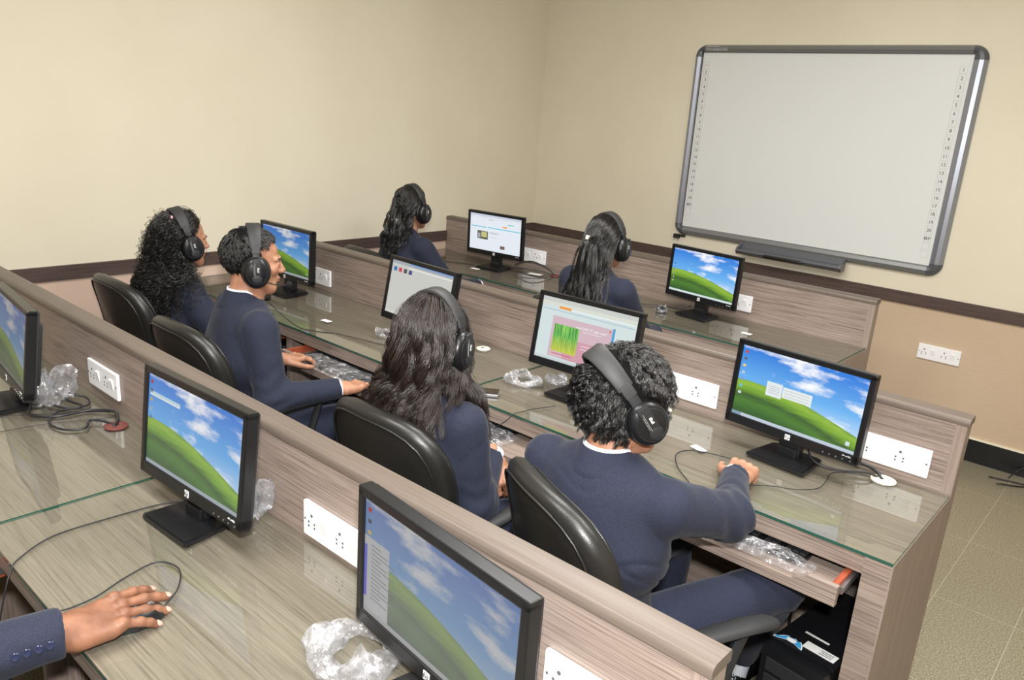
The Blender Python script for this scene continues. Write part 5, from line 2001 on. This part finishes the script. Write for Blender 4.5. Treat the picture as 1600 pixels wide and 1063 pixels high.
SPECS['D'] = dict(seed=11, hip=(3.112, 0.545), hipz=0.505, hoff=(0.012, 0.0, -0.004), torso=0.455, yaw=0.02, lean=0.0, head=(-0.55, 0.18, -0.05), neck=0.16, ptilt=0.80, hz=0.182, res=0.0065,
    label='person in a navy suit with tousled black hair, foreground right, right hand on a mouse', phones='black padded headphones on the tousled black hair of the foreground man',
    R=dict(wrist=(3.235, 1.02, 0.805), dir=(-0.15, 0.95, -0.03), up=(0.1, 0.0, 1), elbow=(3.345, 0.755, 0.825), hs=1.1, curl=(0.42, 0.38, 0.42, 0.5), drop=0.25, nails=True, rings=[(0, 'gold'), (2, 'silver')], buttons=(1, 0, -0.4), show=0.016, pull=0.012, res=0.0022),
    L=dict(wrist=(2.98, 0.90, 0.70), dir=(0.3, 0.9, 0)),
    legR=dict(knee=(3.42, 0.98, 0.56), ankle=(3.27, 1.20, 0.14), sock='shirt', **{'print': True}),
    legL=dict(knee=(3.06, 1.05, 0.57), ankle=(3.02, 1.12, 0.12)),
    hair=dict(mat='hair_black', cap=0.012, front=0.22, layers=[
        dict(guides=520, per=19, len=0.080, n=11, low=-0.93, flow=crown, off=dict(lift=1.3, skin=0.17, keep=1.0), stiff=0.7, grav=0.1, wave=(0.0050, 0.036, 0.1, 0.18), spread=0.0042, tight=0.65, rad=0.00075)]))
SPECS['C'] = dict(seed=12, hip=(2.515, 0.52), hipz=0.50, torso=0.48, yaw=0.0, lean=-0.06, head=(0.25, 0.15, 0.0), neck=0.1, width=0.88, ptilt=0.15, res=0.0095,
    label='person in a navy blazer with long dark brown wavy hair, left of the tousled man', phones='black headphones over the long wavy brown hair in the centre',
    R=dict(wrist=(2.585, 0.715, 0.725), dir=(0.50, -0.12, -0.55), up=(0.6, -0.5, 0.6), elbow=(2.70, 0.53, 0.67), curl=(0.65, 0.68, 0.7, 0.7), thumb=(0.3, 0.1), show=0.02, res=0.0026),
    L=dict(wrist=(2.36, 0.74, 0.64), dir=(0.2, 0.9, 0)),
    hair=dict(mat='hair_brown', cap=0.006, long=True, layers=[
        dict(guides=190, per=38, len=0.36, n=26, low=-0.6, flow=topdown, off=dict(lift=0.10, skin=0.06, keep=1.4, body=0.030), stiff=0.9, grav=0.34, wave=(0.018, 0.20, 0.28, 0.20), spread=0.0060, tight=0.35, rad=0.00075)]))
SPECS['B'] = dict(seed=13, hip=(1.46, 0.52), hipz=0.52, torso=0.49, yaw=-0.25, lean=0.05, head=(-0.45, 0.12, 0.0), neck=0.12, ptilt=0.12, res=0.0105,
    label='person in navy suit with short black hair, in profile, typing', phones='black headset with microphone on the short-haired man in profile', mic=True,
    R=dict(wrist=(1.80, 0.725, 0.72), dir=(0.05, 0.95, -0.05), elbow=(1.70, 0.50, 0.70), curl=(0.25, 0.25, 0.25, 0.25), show=0.004),
    L=dict(wrist=(1.385, 0.74, 0.72), dir=(0.05, 0.95, -0.05), curl=(0.3, 0.3, 0.3, 0.3), show=0.004), skin='skin_light',
    hair=dict(mat='hair_black', cap=0.007, front=0.10, layers=[
        dict(guides=800, per=14, len=0.024, n=6, low=-0.72, flow=crown, off=dict(lift=0.5, skin=0.07, keep=0.8), stiff=0.9, grav=0.05, wave=(0.001, 0.04, 0.2, 0.4), spread=0.003, tight=0.4, rad=0.0008)]))
SPECS['A'] = dict(seed=14, hip=(0.715, 0.63), hipz=0.50, torso=0.465, yaw=-0.15, lean=0.03, head=(-0.12, 0.12, 0.0), width=0.9, ptilt=0.35, hz=0.166, res=0.011, hres=0.005,
    label='person in a navy blazer with very long curly black hair, leftmost by the wall', phones='black headphones on the long curly black hair at the left',
    R=dict(wrist=(0.98, 0.98, 0.72), dir=(0.1, 0.9, 0)), L=dict(wrist=(0.68, 1.0, 0.72), dir=(0.1, 0.9, 0)), clips=[((0.045, -0.075, 0.105), (0.012, 0.004, 0.006), 'pink'), ((0.055, -0.085, 0.088), (0.010, 0.004, 0.004), 'pink')], shirt=False,
    hair=dict(mat='hair_black', cap=0.004, front=0.24, long=True, layers=[
        dict(guides=680, per=7, len=0.45, n=44, low=-0.6, flow=backdown, off=dict(lift=0.12, skin=0.05, keep=2.5, body=0.04), stiff=0.9, grav=0.26, wave=(0.0105, 0.040, 0.12, 0.4), spread=0.008, tight=0.1, rad=0.0010)]))
SPECS['E'] = dict(seed=15, hip=(0.60, 2.05), hipz=0.525, yaw=-0.1, lean=0.05, head=(0.08, 0.10, 0.0), width=0.95, ptilt=0.2, res=0.012, hres=0.005,
    label='person in a navy blazer with clipped shoulder-length black hair, far row left', phones='black headphones on the far left woman with clipped hair',
    R=dict(wrist=(0.84, 2.45, 0.72), dir=(0.1, 0.9, 0)), L=dict(wrist=(0.45, 2.45, 0.72), dir=(0.1, 0.9, 0)),
    clips=[((-0.03, -0.09, 0.095), (0.014, 0.004, 0.006), 'gold'), ((0.01, -0.125, -0.075), (0.012, 0.012, 0.016), 'white_clip')],
    hair=dict(mat='hair_black', cap=0.006, long=True, layers=[
        dict(guides=260, per=12, len=0.30, n=20, low=-0.6, flow=backflow, off=dict(lift=0.15, skin=0.08, keep=1.2, body=0.015), stiff=0.9, grav=0.5, wave=(0.008, 0.07, 0.3, 0.4), spread=0.004, tight=0.3, rad=0.0011)]))
SPECS['F'] = dict(seed=16, hip=(1.97, 2.05), yaw=-0.15, lean=0.05, head=(0.02, 0.15, 0.0), width=0.95, ptilt=0.2, res=0.012, hres=0.005,
    label='person in a navy blazer with long straight black ponytail, far row before the whiteboard', phones='black headphones on the far woman with the long ponytail',
    R=dict(wrist=(2.1, 2.45, 0.72), dir=(0.1, 0.9, 0)), L=dict(wrist=(1.75, 2.45, 0.72), dir=(0.1, 0.9, 0)), shirt=False,
    clips=[((-0.02, -0.135, 0.012), (0.008, 0.006, 0.010), 'white_clip')],
    hair=dict(mat='hair_black', cap=0.006, long=True, layers=[
        dict(guides=320, per=12, len=0.42, n=22, low=-0.6, flow=backflow, off=dict(lift=0.06, skin=0.06, keep=1.0, body=0.012), stiff=0.9, grav=0.5, wave=(0.006, 0.16, 0.4, 0.3), spread=0.004, tight=0.4, rad=0.0011)]))
SPECS['G'] = dict(seed=17, hip=(2.46, -1.02), yaw=0.0, lean=0.12, head=(0.0, 0.3, 0.0), res=0.009,
    label='person reaching in from the lower left, navy sleeve with buttons, brown hand on a mouse', phones='headphones of the cut-off person at the near desk', skin='skin_brown',
    R=dict(wrist=(2.698, -0.545, 0.800), dir=(0.02, 0.99, -0.02), up=(0.26, 0.02, 1), elbow=(2.66, -0.80, 0.80), hs=1.17, curl=(0.16, 0.13, 0.17, 0.2), drop=0.06, spread=2.2, thumb=(0.3, 0.1), nails=True, buttons=(0.9, 0.0, 0.25), shirt=False, cuff=0.047, res=0.0018),
    L=dict(wrist=(2.22, -0.86, 0.62), dir=(0.2, 0.9, 0), pole=(-1, -1, 0)),
    hair=dict(mat='hair_black', cap=0.006, layers=[
        dict(guides=200, per=7, len=0.032, n=6, low=-0.68, flow=crown, off=dict(lift=0.35, skin=0.07, keep=0.8), stiff=0.9, grav=0.05, wave=(0.001, 0.04, 0.2, 0.4), spread=0.003, tight=0.4, rad=0.0012)]))
for k_ in SPECS:
    person(SPECS[k_])
